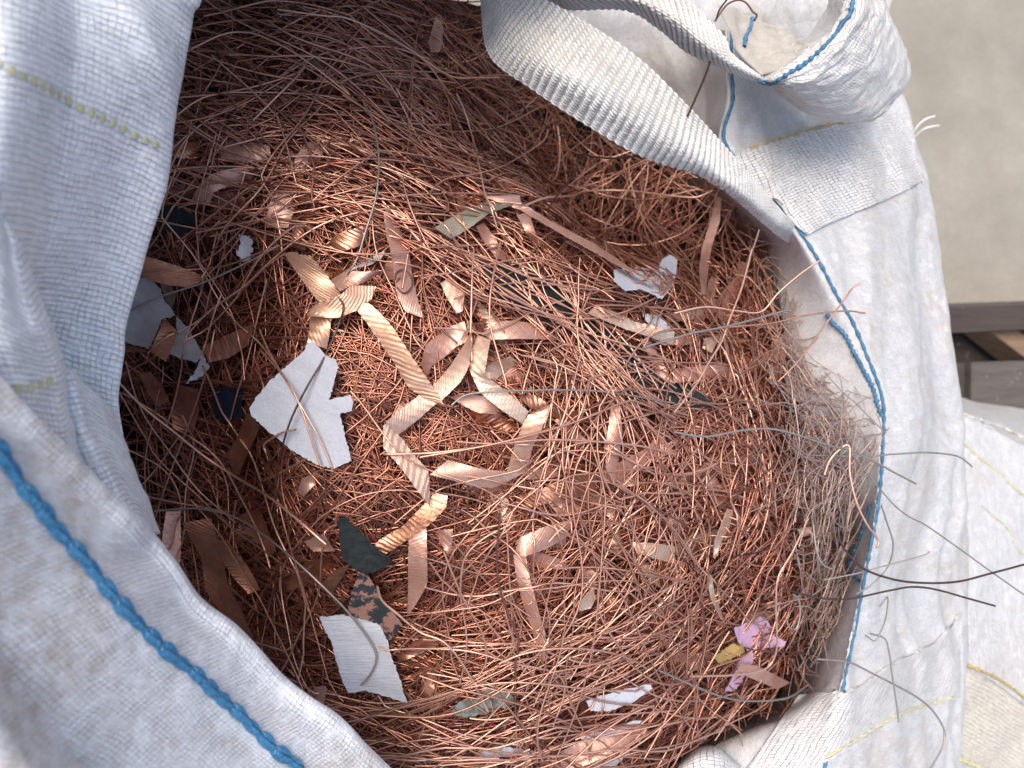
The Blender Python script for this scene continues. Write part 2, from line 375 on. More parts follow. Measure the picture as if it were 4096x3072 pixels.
board('stringer', [(3700, 1330), (4500, 1310), (4500, 1460), (3700, 1470)], .05, .045, M_w1, pal)
board('bearer', [(3740, 1215), (4500, 1190), (4500, 1240), (3740, 1262)], .105, .10, M_w2, pal)

# ================================================================== THE BAG
bag = bpy.data.objects.new('bulk_bag', None); COL.objects.link(bag)
tag(bag, 'large white woven bulk bag, opened, full of copper wire', 'bag')

# side flap, upper left, hangs over the near rim
def d_flap(u, v, g):
    x, y = g[..., 0], g[..., 1]
    t = x * .93 + y * .37                      # across the wrinkles
    s = -x * .37 + y * .93
    k = np.clip((1 - v) * 4, 0, 1)
    return .0062 * ridge(t * 17 + fbm(s * 5, t * 4, 5) * 1.2, s * 2.2, 3, 2) + .0030 * ridge(t * 44 + fbm(s * 6, t * 4, 5), s * 4, 13, 2) + .0022 * fbm(t * 60, s * 8, 8) * k + .006 * fbm(t * 9, s * 4, 9)
edge1 = [(815, -160), (790, 0), (766, 45), (757, 100), (736, 225), (700, 340), (676, 480), (650, 690), (610, 880), (565, 1035), (520, 1190), (486, 1320), (478, 1480), (470, 1600), (490, 1720), (520, 1850), (580, 1980), (612, 2060), (626, 2160), (640, 2300)]
zz = np.interp(np.arange(len(edge1)), [0, 8, 14, 19], [.70, .68, .665, .66])
e1 = P(np.array(edge1)[:, 0], np.array(edge1)[:, 1], zz)
def shift(pts, dx, dy, z): a = np.array(pts, float); return P(a[:, 0] + dx, a[:, 1] + dy, z)
r_in = [P(*np.array([(-900, -300), (-900, 600), (-900, 1200), (-900, 2500)], float).T, .60),
        P(*np.array([(-250, -300), (-260, 300), (-300, 1000), (-200, 1700), (100, 2300)], float).T, np.array([.76, .77, .78, .77, .74])),
        P(*np.array([(330, -250), (280, 300), (180, 900), (150, 1500), (330, 2200)], float).T, np.array([.73, .735, .73, .70, .70])),
        P(*np.array([(620, -200), (540, 330), (430, 800), (350, 1300), (330, 1700), (480, 2220)], float).T, np.array([.715, .71, .70, .685, .68, .68])),
        e1]
e_under = [shift(edge1, -14, 0, zz - .006), shift(edge1, -60, 0, zz - .02), shift(edge1, -160, 20, zz - .08), shift(edge1, -200, 20, zz - .35)]
g = loft(r_in + e_under, 330, 230, lambda u, v, g: d_flap(u, v, g) * np.clip((.62 - v) * 6, .12, 1))
side_flap = link('side_flap', grid_mesh('side_flap', g, .0011), M_tape, bag)
SF1 = Surf(g[:, :120])

# folded roll between side flap and hem
def d_roll(u, v, g):
    x, y = g[..., 0], g[..., 1]
    return .0045 * fbm(x * 30, y * 30, 15) + .0022 * ridge((x * .8 - y * .5) * 55, (x * .5 + y * .8) * 9, 21, 2)
r = [rail('Z', [(-500, 500, .70), (-420, 1300, .72), (-200, 2000, .72), (200, 2400, .72)]),
     rail('Z', [(-150, 560, .775), (-120, 1200, .775), (-40, 1500, .765), (60, 1800, .75), (420, 2200, .72)]),
     rail('Z', [(0, 860, .772), (100, 1250, .765), (200, 1500, .745), (270, 1800, .73), (450, 2120, .70)]),
     rail('Z', [(20, 870, .765), (175, 1215, .752), (250, 1440, .735), (300, 1700, .72), (480, 2100, .69)]),
     rail('Z', [(15, 890, .74), (165, 1230, .73), (245, 1450, .715), (305, 1720, .705), (500, 2110, .68)])]
g = loft(r, 190, 110, d_roll)
link('folded_flap', grid_mesh('folded_flap', g, .0011), M_tape, bag); SFR = Surf(g)
r = [rail('Z', [(180, 1400, .70), (230, 1800, .70), (500, 2250, .70)]),
     rail('Z', [(262, 1475, .722), (330, 1740, .715), (540, 2140, .70)]),
     rail('Z', [(300, 1500, .714), (400, 1760, .700), (575, 2130, .69)]),
     rail('Z', [(390, 1590, .700), (470, 1800, .688), (600, 2130, .675)]),
     rail('Z', [(462, 1660, .676), (530, 1880, .670), (622, 2140, .662)]),
     rail('Z', [(440, 1660, .65), (500, 1890, .645), (600, 2150, .64)])]
g = loft(r, 120, 90, lambda u, v, g: .0042 * ridge(g[..., 0] * 34, g[..., 1] * 24, 31, 2) + .001 * fbm(g[..., 0] * 90, g[..., 1] * 90, 4))
link('crumpled_flap', grid_mesh('crumpled_flap', g, .0011), M_tape, bag); SFC = Surf(g)

# hem flap, lower left, with the blue chain stitch
edge2 = [(-420, 1080), (-160, 1330), (0, 1495), (130, 1640), (290, 1800), (430, 1950), (560, 2075), (626, 2150), (710, 2265), (800, 2395), (940, 2500), (1040, 2600), (1130, 2700), (1240, 2785), (1340, 2850), (1400, 2905), (1460, 2975), (1560, 3072), (1720, 3230)]
z2 = np.interp(np.arange(len(edge2)), [0, 3, 7, 12, 18], [.80, .775, .715, .685, .67])
r = [rail('Z', [(-900, 2300, .50), (-600, 3400, .50), (200, 4400, .50)]),
     rail('Z', [(-900, 1900, .80), (-300, 3000, .80), (500, 3900, .78)]),
     rail('Z', [(-700, 1500, .83), (-300, 2100, .81), (200, 2900, .78), (800, 3600, .75)]),
     rail('Z', [(-520, 1250, .825), (-150, 1680, .80), (250, 2180, .765), (660, 2680, .735), (1000, 3050, .715), (1280, 3350, .705)]),
     shift(edge2, -75, 75, z2 + .008), shift(edge2, -14, 14, z2 + .002), shift(edge2, 0, 0, z2 - .003), shift(edge2, -25, 25, z2 - .012), shift(edge2, -110, 110, z2 - .02), shift(edge2, -140, 150, z2 - .2)]
def d_hem(u, v, g):
    x, y = g[..., 0], g[..., 1]; k = np.clip((.62 - v) * 7, .15, 1)
    t = (x + y) * .707; s = (x - y) * .707
    return k * (.0055 * fbm(x * 11, y * 11, 44) + .0016 * ridge(t * 50, s * 6, 47, 2) + .0012 * fbm(x * 60, y * 60, 4))
g = loft(r, 300, 200, d_hem)
hem = link('hem_flap', grid_mesh('hem_flap', g, .0012, anchor=.667), M_tape2, bag); SF2 = Surf(g[:, :130])
chain = px_('Z', [(-120, 1690), (0, 1828), (105, 1990), (150, 2030)]).tolist() + px_('G', [(280, 90), (390, 210), (500, 330), (590, 440), (690, 570), (800, 690), (900, 790), (1010, 900), (1130, 1000), (1230, 1070), (1330, 1180), (1430, 1260), (1520, 1350), (1610, 1430), (1690, 1510), (1770, 1580), (1870, 1640), (1990, 1740)]).tolist()
def stitch_mesh():
    """one chain loop, 1 long in x, bundles of fibres"""
    P_ = []; Rr = []
    for sgn in (-1, 1):
        for k in range(6):
            t = np.linspace(0, 1, 12); o = (k - 2.5) * .03; w_ = .04 + .042 * k
            P_.append(np.stack([-.28 + 1.40 * t, sgn * (w_ + abs(o) * .3) * np.sin(np.pi * t) ** .75 * (1.25 - .55 * t) + sgn * o * .4, .08 + .10 * np.sin(np.pi * t) * math.sqrt(1 - ((k - 1.5) / 5) ** 2) + sgn * .09 * np.cos(np.pi * t) + o * (1 if sgn > 0 else -1) + .06 * sgn * (t - .5)], -1)); Rr.append(.030 + .020 * np.sin(np.pi * t))
    return tube_mesh('stitch', np.array(P_), np.array(Rr), 5, ref=np.tile([[0, 0, 1.]], (len(P_), 1)))
sm = stitch_mesh(); sm.materials.append(M_blue)
tw = np.linspace(0, 1, 14); lm = tube_mesh('thread_loop', np.array([np.stack([.10 * np.cos(tw * 4 + .4) + .0, .15 * np.sin(tw * 4 + .4), .20 + .03 * np.sin(tw * 6)], -1)]), .028, 5, ref=np.array([[0, 0, 1.]])); lm.materials.append(M_paleblue)
cpts, cn = on_surf(SF2, chain, 400, .0004)
L = np.r_[0, np.cumsum(np.linalg.norm(np.diff(cpts, axis=0), axis=1))]; STEP = .0098
for k in range(int(L[-1] / STEP)):
    a, b = [np.array([np.interp(s, L, cpts[:, i]) for i in range(3)]) for s in (k * STEP, (k + 1) * STEP)]
    nn = cn[int(np.searchsorted(L, k * STEP))]; x = Vector(b - a).normalized(); zv = Vector(nn); y = zv.cross(x).normalized(); zv = x.cross(y)
    for me, nm in ((sm, 'stitch'), (lm, 'thread_loop')):
        o = bpy.data.objects.new(nm, me); COL.objects.link(o); o.parent = hem
        mt = __import__('mathutils').Matrix((x, y, zv)).transposed().to_4x4(); sc = STEP * (1 + .1 * math.sin(k * 2.3))
        o.matrix_world = __import__('mathutils').Matrix.Translation(Vector(a)) @ mt @ __import__('mathutils').Matrix.Diagonal((sc, sc * (.80 + .1 * math.sin(k * 1.7)), sc * .8, 1))
# yellow marker tape woven into the side flap: seen where it passes over
def dashes(sf, cr, pts, pitch, width, fill, name, mat, parent, lift=.0005):
    c, nn = on_surf(sf, px_(cr, pts), 240, lift); Lc = np.r_[0, np.cumsum(np.linalg.norm(np.diff(c, axis=0), axis=1))]
    V, F = [], []
    for k in range(int(Lc[-1] / pitch)):
        s0 = k * pitch; s1 = s0 + pitch * fill * rng.uniform(.8, 1.1); pts3 = []
        for s in (s0, (s0 + s1) / 2, s1):
            p = np.array([np.interp(s, Lc, c[:, i]) for i in range(3)]); i0 = min(len(c) - 2, int(np.searchsorted(Lc, s)))
            t = c[i0 + 1] - c[i0 - 1 if i0 else 0]; sd_ = np.cross(nn[i0], t); sd_ /= np.linalg.norm(sd_) + 1e-9
            hgt = .00035 if s == (s0 + s1) / 2 else -.0002
            pts3 += [p + sd_ * width / 2 + nn[i0] * hgt, p - sd_ * width / 2 + nn[i0] * hgt]
        b = len(V); V += pts3; F += [(b, b + 1, b + 3, b + 2), (b + 2, b + 3, b + 5, b + 4)]
    return tag(link(name, mesh_np(name, V, F), mat, parent), kind='stuff')
dashes(SF1, 'A', [(-60, 370), (0, 410), (120, 470), (340, 580), (500, 680), (700, 770), (860, 860), (1020, 930), (1045, 950)], .0062, .0030, .62, 'marker_tape', M_yellow, side_flap)
dashes(SFR, 'D', [(90, 870), (180, 870), (280, 840), (395, 800)], .0060, .0032, .6, 'marker_tape', M_yellow, bag)
dashes(SF1, 'D', [(600, 930), (660, 945), (740, 915)], .0062, .0030, .7, 'marker_tape', M_yellow, side_flap)

# far panel: inner wall, rim with blue stitch, outer wall down to the ground
Rm = [(2925, 120), (2925, 280), (2930, 400), (2895, 560), (3000, 700), (3094, 810), (3170, 890), (3260, 1020), (3340, 1170), (3410, 1290), (3470, 1430), (3528, 1590), (3532, 1740), (3512, 2000), (3470, 2250), (3430, 2450), (3390, 2650), (3350, 2850), (3295, 3080), (3260, 3250)]
Ii = [(2800, 120), (2820, 290), (2835, 430), (2830, 600), (2900, 760), (3010, 880), (3090, 960), (3120, 1080), (3140, 1230), (3165, 1380), (3200, 1540), (3270, 1690), (3350, 1850), (3425, 2080), (3390, 2330), (3320, 2560), (3265, 2760), (3150, 2860), (2880, 3000), (2700, 3200)]
Oo = [(3520, 60), (3575, 220), (3600, 370), (3625, 500), (3650, 600), (3690, 730), (3712, 860), (3735, 1010), (3757, 1180), (3778, 1330), (3796, 1460), (3812, 1610), (3824, 1760), (3836, 2010), (3842, 2250), (3842, 2440), (3836, 2620), (3822, 2820), (3800, 3040), (3780, 3260)]
q = lambda a, z: P(np.array(a, float)[:, 0], np.array(a, float)[:, 1], z)
mid = lambda a, b, t: [((1 - t) * x1 + t * x2, (1 - t) * y1 + t * y2) for (x1, y1), (x2, y2) in zip(a, b)]
nR = len(Rm); zr = np.interp(np.arange(nR), [0, 5, 10, 19], [.55, .555, .56, .565])
owall = q(Oo, zr - .10); ofoot = owall.copy(); ofoot[:, 2] = .0; ofoot[:, 0] += .01
odeep = owall.copy(); odeep[:, 2] -= .12; odeep[:, 0] += .012
def d_far(u, v, g):
    x, y = g[..., 0], g[..., 1]
    k = np.clip((v - .38) * 8, .22, 1) * np.clip((.86 - v) * 8, 0, 1)
    return k * ((.012 * fbm(x * 16, y * 6, 63)) + .0065 * ridge(x * 30 + fbm(y * 7, x * 3, 6) * 1.5, y * 5, 61, 2)) + .0012 * fbm(x * 60, y * 60, 4)
zin = np.interp(np.arange(nR), [0, 3, 6, 8, 10, 19], [.10, .09, .06, .045, .035, .035])
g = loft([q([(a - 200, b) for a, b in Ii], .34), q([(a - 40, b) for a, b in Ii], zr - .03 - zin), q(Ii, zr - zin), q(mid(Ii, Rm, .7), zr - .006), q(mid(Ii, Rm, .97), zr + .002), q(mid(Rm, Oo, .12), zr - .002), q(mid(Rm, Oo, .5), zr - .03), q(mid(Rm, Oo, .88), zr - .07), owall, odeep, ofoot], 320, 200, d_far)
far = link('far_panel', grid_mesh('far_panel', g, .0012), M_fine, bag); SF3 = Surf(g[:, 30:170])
# stitch lines on the rim
sew(SF3, 'Z', Rm[:-1], .0012, .0005, 'blue_stitching', M_bluefar, far, 260, 6, .22)
sew(SF3, 'F', [(975, 400), (1010, 460), (1080, 530), (1140, 650), (1200, 760), (1255, 870), (1290, 990), (1310, 1050)], .0014, .0014, 'blue_stitching', M_bluefar, far, 90, 6, .3)
sew(SF3, 'I', [(1255, 0), (1200, 160), (1140, 330), (1120, 400), (1180, 480)], .0012, .0012, 'blue_stitching', M_bluefar, far, 70, 6, .3)
# webbing bands sewn across the far panel
def band(name, top, bot, sf, lift, mat, nu=90, nv=40, parent=None):
    a = resample(px_('Z', top), nu); b = resample(px_('Z', bot), nu); t = np.linspace(0, 1, nv)
    G = np.empty((nu, nv, 3))
    for i in range(nu):
        for j in range(nv):
            px, py = a[i] * (1 - t[j]) + b[i] * t[j]; p, n = sf.at(px, py); G[i, j] = p + n * lift
    for _ in range(4):
        G[1:-1, 1:-1] = (G[:-2, 1:-1] + G[2:, 1:-1] + G[1:-1, :-2] + G[1:-1, 2:] + 2 * G[1:-1, 1:-1]) / 6
    return link(name, grid_mesh(name, G, .0025), mat, parent), G
b1, G1 = band('webbing_band', [(2905, 640), (3000, 590), (3150, 545), (3300, 500), (3480, 470), (3590, 455)], [(3225, 940), (3330, 888), (3450, 838), (3570, 785), (3686, 722)], SF3, .0030, M_web, parent=far)
b2, G2 = band('webbing_band', [(3210, 2790), (3400, 2755), (3560, 2655), (3740, 2560), (3838, 2445)], [(2960, 3110), (3250, 3060), (3440, 2950), (3610, 2850), (3825, 2785)], SF3, .0030, M_web, parent=far)
sew(Surf(G1), 'Z', [(3000, 592), (3150, 548), (3300, 503), (3480, 473)], .0008, .0002, 'edge_thread', M_ochre, b1, 60, 5, .5)
sew(Surf(G2), 'Z', [(3300, 3030), (3440, 2950), (3610, 2850), (3815, 2788)], .0010, .0002, 'edge_thread', M_yellow, b2, 80, 5, .5)
# loose thread ends at the outer seam
for pts in ([(1640, 895), (1685, 805), (1740, 755), (1800, 735)], [(1645, 897), (1710, 830), (1760, 805), (1826, 795)]):
    a = px_('C', pts); c = resample(P(a[:, 0], a[:, 1], np.array([.46, .47, .475, .475])), 16)
    link('thread_end', tube_mesh('thread_end', c[None], .0011, 6), M_yarn, bag)

# unseen bag wall past the top of the frame, added to shade the hollow
g = loft([q([(500, 150), (1100, 60), (1700, -20), (2200, -60)], .42), q([(520, -60), (1150, -120), (1750, -160), (2250, -200)], .56), q([(560, -190), (1200, -230), (1800, -260), (2300, -330)], .70), q([(520, -330), (1200, -370), (1800, -380), (2300, -450)], .715), q([(500, -600), (1200, -650), (1800, -650), (2300, -700)], .50)], 60, 50, lambda u, v, g: .005 * fbm(g[..., 0] * 15, g[..., 1] * 15, 7))
link('unseen_back_panel', grid_mesh('unseen_back_panel', g, .001), M_tape, bag)
# lining and inner cloth seen through the loops
g = loft([rail('Z', [(2000, -350, .40), (2700, -400, .40), (3700, -400, .40)]), rail('Z', [(1950, -40, .44), (2600, -60, .45), (3600, -100, .46)]), rail('Z', [(2000, 120, .43), (2600, 200, .44), (3550, 150, .45)]), rail('Z', [(2300, 320, .41), (2750, 420, .41), (3500, 420, .42)]), rail('Z', [(2500, 560, .38), (2800, 640, .38), (3400, 600, .38)])], 150, 90,
         lambda u, v, g: .006 * ridge((g[..., 0] + g[..., 1]) * 22, (g[..., 0] - g[..., 1]) * 4, 71, 2) + .004 * fbm(g[..., 0] * 20, g[..., 1] * 20, 9))
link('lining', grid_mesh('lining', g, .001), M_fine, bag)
g = loft([rail('C', [(440, 40, .60), (500, 180, .60), (560, 340, .60), (700, 480, .615)]), rail('C', [(540, 60, .585), (600, 200, .585), (700, 330, .59), (780, 440, .61)]), rail('C', [(640, 110, .575), (700, 180, .575), (820, 280, .58), (900, 400, .60)]), rail('C', [(785, 160, .565), (820, 230, .57), (930, 290, .58), (990, 330, .60)]), rail('C', [(880, 230, .560), (950, 265, .57), (1000, 290, .585), (1040, 300, .60)])], 60, 60,
         lambda u, v, g: .0022 * ridge(g[..., 0] * 60, g[..., 1] * 30, 75, 2) + .003 * (v > .6) * fbm(u * 40, v * 3, 3))
iflap = link('inner_flap', grid_mesh('inner_flap', g, .001), M_beige, bag)
sew(Surf(g), 'C', [(640, 115), (628, 180), (600, 240), (590, 300)], .0012, .0008, 'blue_stitching', M_bluefar, iflap, 24, 6, .3)
# upper loop of gathered cloth
zC = [.60, .60, .605, .61, .62, .63, .635]
g = loft([rail('C', [(690, 470, .575), (850, 420, .565), (960, 310, .56), (1080, 150, .56), (1150, 40, .565), (1130, -120, .57)]),
          rail('C', [(700, 498, .612), (800, 470, .618), (960, 370, .622), (1110, 230, .630), (1200, 80, .640), (1190, -120, .645)]),
          rail('C', [(712, 515, .616), (820, 500, .630), (1000, 395, .640), (1165, 240, .650), (1265, 80, .655), (1280, -120, .655)]),
          rail('C', [(725, 528, .612), (900, 520, .632), (1100, 440, .642), (1230, 300, .650), (1340, 120, .655), (1350, -120, .655)]),
          rail('C', [(735, 538, .606), (920, 580, .622), (1180, 540, .632), (1340, 380, .640), (1430, 150, .642), (1410, -120, .64)]),
          rail('C', [(742, 545, .600), (960, 640, .606), (1230, 660, .616), (1430, 500, .622), (1520, 280, .620), (1450, -120, .62)]),
          rail('C', [(745, 550, .590), (1000, 690, .592), (1300, 735, .600), (1470, 640, .602), (1600, 440, .598), (1470, -60, .60)]),
          rail('C', [(750, 548, .575), (1080, 715, .578), (1390, 742, .585), (1560, 570, .582), (1618, 400, .575), (1450, -40, .58)]),
          rail('C', [(750, 520, .55), (1080, 640, .55), (1370, 690, .55), (1500, 540, .55), (1560, 380, .54), (1420, -40, .55)])], 200, 170,
         lambda u, v, g: (.0042 * ridge(v * 7 + .8 * fbm(u * 3, v * 3, 2), u * 1.6, 81, 3) + .0014 * ridge(v * 26, u * 8, 83, 2)) * np.clip((.92 - v) * 12, 0, 1) * np.clip(u * 5, .1, 1))
lp = link('lifting_loop', grid_mesh('lifting_loop', g, .0013), M_loop, bag); SFL = Surf(g)
sew(SFL, 'C', [(690, 508), (770, 522), (880, 465), (1000, 390), (1100, 300), (1170, 230), (1215, 150), (1262, 90), (1282, 0), (1285, -60)], .0012, .0006, 'blue_stitching', M_bluefar, lp, 90, 6, .3)

# wide webbing straps, with every yarn of the twill raised
def strap(name, rails_, nu, nv, cols, pitch, mat=M_yarn, yl=1.5, yr=.0011, slant=1.0):
    g = loft(rails_, nu, nv); o = link(name, grid_mesh(name, g, .0022), M_yarnbase, bag)
    n = normals(g); 
    if n[..., 2].mean() < 0: n = -n
    l = np.r_[0, np.cumsum(np.linalg.norm(np.diff(g[:, nv // 2], axis=0), axis=1))]
    def samp(s, v):
        iu = np.clip(np.interp(s, l, np.arange(nu)), 0, nu - 1.001); iv = np.clip(v * (nv - 1), 0, nv - 1.001)
        a, b = int(iu), int(iv); fu, fv = iu - a, iv - b
        f = lambda A: (A[a, b] * (1 - fu) + A[a + 1, b] * fu) * (1 - fv) + (A[a, b + 1] * (1 - fu) + A[a + 1, b + 1] * fu) * fv
        return f(g), f(n)
    paths = []; rads = []
    for c in range(cols):
        for k in range(-2, int(l[-1] / pitch) + 2):
            s0 = (k + (c * .30) % 1.0) * pitch + rng.normal() * .0002; ys = []
            for t in np.linspace(0, 1, 5):
                s = s0 + (t - .5) * pitch * .98; v = (c + .5 + (t - .5) * .7) / cols
                if not 0 <= s <= l[-1]: ys = None; break
                p, m = samp(s, min(max(v, .005), .995)); ys.append(p + m * (-.0004 + .0008 * math.sin(math.pi * t)))
            if ys: paths.append(ys); rads.append(yr * rng.uniform(.88, 1.1) * np.array([.5, .95, 1.05, .95, .5]))
    y = link('yarn', tube_mesh('yarn', np.array(paths), np.array(rads), 6, ref=np.tile([[0, 0, 1.]], (len(paths), 1))), mat, o); tag(y, kind='stuff')
    return o, g
up = rail('Z', [(1990, -170, .60), (2080, -40, .635), (2186, 0, .655), (2376, 108, .672), (2566, 240, .675), (2758, 430, .668), (2885, 570, .655), (2980, 677, .642), (3094, 810, .60), (3170, 895, .562), (3205, 930, .535)])
md = rail('Z', [(1950, -150, .585), (1985, 20, .63), (2080, 130, .66), (2270, 280, .682), (2470, 410, .684), (2690, 560, .676), (2850, 670, .662), (2960, 765, .648), (3080, 870, .598), (3155, 925, .560), (3195, 955, .532)])
lo = rail('Z', [(1925, -150, .56), (1931, 80, .60), (1965, 234, .636), (2123, 354, .655), (2313, 481, .665), (2566, 625, .662), (2790, 695, .650), (2900, 760, .640), (3030, 870, .598), (3110, 940, .560), (3165, 975, .530)])
strap('webbing_strap', [up, md, lo], 220, 24, 25, .0050, yr=.00082)
strap('webbing_strap', [rail('Z', [(2160, -110, .58), (2300, -90, .60), (2520, -60, .615), (2739, 0, .622), (2853, 101, .622), (2904, 158, .622), (2925, 215, .62), (3043, 312, .615)]),
                        rail('Z', [(2170, -60, .575), (2300, -25, .61), (2530, -5, .63), (2690, 70, .636), (2810, 165, .636), (2870, 215, .634), (2925, 255, .628), (3050, 318, .615)]),
                        rail('Z', [(2180, -10, .56), (2262, 38, .585), (2500, 40, .605), (2640, 120, .612), (2740, 205, .612), (2853, 258, .612), (2940, 296, .61), (3050, 330, .608)])], 160, 18, 18, .0046, yr=.00080)

# lower fold of cloth in the bottom right
g = loft([rail('I', [(70, 1640, .50), (150, 1580, .50), (270, 1570, .50), (380, 1640, .50)]), rail('I', [(50, 1625, .545), (140, 1550, .55), (270, 1540, .55), (400, 1625, .54)]), rail('I', [(20, 1680, .565), (130, 1620, .572), (280, 1620, .572), (430, 1680, .56)]), rail('I', [(-60, 1900, .56), (100, 1900, .57), (300, 1900, .57), (480, 1900, .55)])], 50, 50, lambda u, v, g: .003 * fbm(g[..., 0] * 40, g[..., 1] * 40, 3))
link('lower_fold', grid_mesh('lower_fold', g, .001), M_web, bag)

# ================================================================== SECOND BAG
bag2 = bpy.data.objects.new('bulk_bag', None); COL.objects.link(bag2)
tag(bag2, 'second white bag standing beyond the first, cream webbing and yellow lines', 'bag')
r = [rail('Z', [(3640, 1560, .12), (3900, 1600, .12), (4200, 1650, .12), (4800, 1900, .10)]),
     rail('Z', [(3700, 1620, .32), (3860, 1655, .325), (3960, 1700, .32), (4110, 1768, .31), (4800, 2050, .28)]),
     rail('Z', [(3660, 1660, .345), (3860, 1700, .35), (4000, 1770, .345), (4200, 1880, .34), (4800, 2200, .30)]),
     rail('Z', [(3640, 2000, .37), (3860, 2030, .37), (4000, 2110, .365), (4200, 2230, .35), (4800, 2600, .30)]),
     rail('Z', [(3600, 2420, .38), (3860, 2450, .38), (4000, 2530, .37), (4200, 2660, .36), (4800, 3000, .30)]),
     rail('Z', [(3560, 2980, .37), (3850, 3010, .37), (4000, 3090, .365), (4200, 3220, .35), (4800, 3500, .30)]),
     rail('Z', [(3500, 3500, .30), (3850, 3500, .30), (4000, 3500, .3), (4200, 3600, .3), (4800, 3900, .25)])]
g = loft(r, 120, 150, lambda u, v, g: .005 * fbm(g[..., 0] * 14, g[..., 1] * 14, 91) + .0025 * ridge((g[..., 0] - g[..., 1]) * 18, (g[..., 0] + g[..., 1]) * 5, 95, 2))
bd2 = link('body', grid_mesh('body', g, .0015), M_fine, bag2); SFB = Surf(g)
b3, G3 = band('webbing_band', [(3790, 2395), (3860, 2430), (3980, 2495), (4110, 2575), (4300, 2700)], [(3790, 2640), (3860, 2665), (3960, 2720), (4110, 2830), (4300, 2960)], SFB, .003, M_web, 60, 30, bag2)
b4, G4 = band('webbing_band', [(3790, 2650), (3860, 2678), (3960, 2735), (4110, 2842), (4300, 2975)], [(3740, 2995), (3800, 3010), (3900, 3070), (4110, 3180), (4300, 3300)], SFB, .0034, M_webcream, 60, 40, bag2)
sew(SFB, 'F', [(1800, 1190), (1900, 1290), (2030, 1390), (2120, 1480), (2230, 1570)], .0012, .0002, 'yellow_line', M_yellow, bag2, 50, 5, .4)
sew(SFB, 'I', [(1940, 0), (2020, 70), (2110, 150), (2150, 240), (2240, 370)], .0010, .0001, 'yellow_line', M_yellow, bag2, 50, 5, .4)
sew(Surf(G4), 'I', [(1780, 990), (1880, 1020), (2020, 1080), (2130, 1150), (2230, 1230)], .0013, .001, 'edge_thread', M_ochre, b4, 60, 5, .4)
sew(Surf(G4), 'I', [(1700, 1560), (1800, 1600), (1930, 1650), (2100, 1720)], .0016, .001, 'edge_thread', M_yellow, b4, 60, 5, .4)
sew(SFB, 'F', [(1790, 1020), (1900, 1065), (2040, 1110), (2130, 1150), (2230, 1200)], .0012, .0006, 'hem_thread', M_yarn, bag2, 60, 5, .3)

# ================================================================== WIRE HEAP
poly = np.array([(700, -150), (2050, -150), (2750, 60), (2860, 300), (2880, 560), (3040, 800), (3120, 960), (3150, 1250), (3200, 1500), (3260, 1700), (3320, 1900), (3410, 2150), (3375, 2400), (3285, 2640), (3110, 2880), (2800, 2990), (2550, 3250), (1000, 3250), (500, 2600), (330, 2100), (330, 1500), (420, 900), (600, 400)], float)
def inside(px, py, poly=poly):
    r = np.zeros(np.shape(px), bool); n = len(poly); j = n - 1
    for i in range(n):
        xi, yi = poly[i]; xj, yj = poly[j]
        c = ((yi > py) != (yj > py)) & (px < (xj - xi) * (py - yi) / (yj - yi + 1e-9) + xi); r ^= c; j = i
    return r
OCC = []
LM = [((1500,1300),'the widest golden strip'),((1270,1170),'the golden strip crossing'),((1220,1640),'the big white felt scrap'),((1450,2650),'the lower white card'),((620,1250),'the grey white plastic'),
 ((1400,2250),'the dark green scrap'),((1480,2430),'the blotched scrap'),((1660,2330),'the upright strip below the hexagon'),((2100,2350),'the angled pink strip'),((2080,2780),'the green patina flake'),((2500,2800),'the narrow white scrap'),
 ((3000,2560),'the pink petal'),((2630,1120),'the right white scrap'),((2300,1300),'the black cloth'),((2700,1600),'the end of the black cloth'),((2000,1350),'the pink arch strip'),((2060,1800),'the striped golden strip'),
 ((1850,1880),'the level tan strip'),((1620,1850),'the sharp pointed tan strip'),((1780,1520),'the twisted tan strip'),((2450,1780),'the narrow right strip'),((2550,1300),'the crumpled pale strip'),((1600,1050),'the strip with the wire coil'),
 ((1840,880),'the grey green foil'),((2250,880),'the longest narrow strip'),((980,960),'the small crumpled paper'),((700,870),'the dark piece by the flap'),((860,730),'the curled pink strip'),((1200,620),'the bright ribbed strip'),((1000,1450),'the copper brown strip'),
 ((880,2250),'the strip by the hem'),((900,1600),'the navy piece'),((1000,1800),'the orange tucked strip'),((2370,2400),'the leaf shaped scrap'),((2600,2190),'the pale golden strip'),((2200,2550),'the tail of the angled strip'),((1900,2600),'the bracket shaped wire'),
 ((1700,2950),'the hem at the bottom'),((2350,3000),'the broad strip at bottom'),((2100,500),'the raised pale wire'),((2400,700),'the dark hollow'),((2700,850),'the back wall of wires'),((2950,1050),'the strap end'),((1700,200),'the top strip near the strap fold'),
 ((1300,150),'the top edge'),((1400,450),'the long level wire'),((900,250),'the arched wire'),((3000,1500),'the orange crumb'),((3100,1900),'the inner cloth'),((3050,2200),'the brown inner wall'),((2800,2050),'the bright upright sliver'),((2850,2700),'the pale stalk scrap'),((2800,1850),'the long grey wire')]
seen = {}
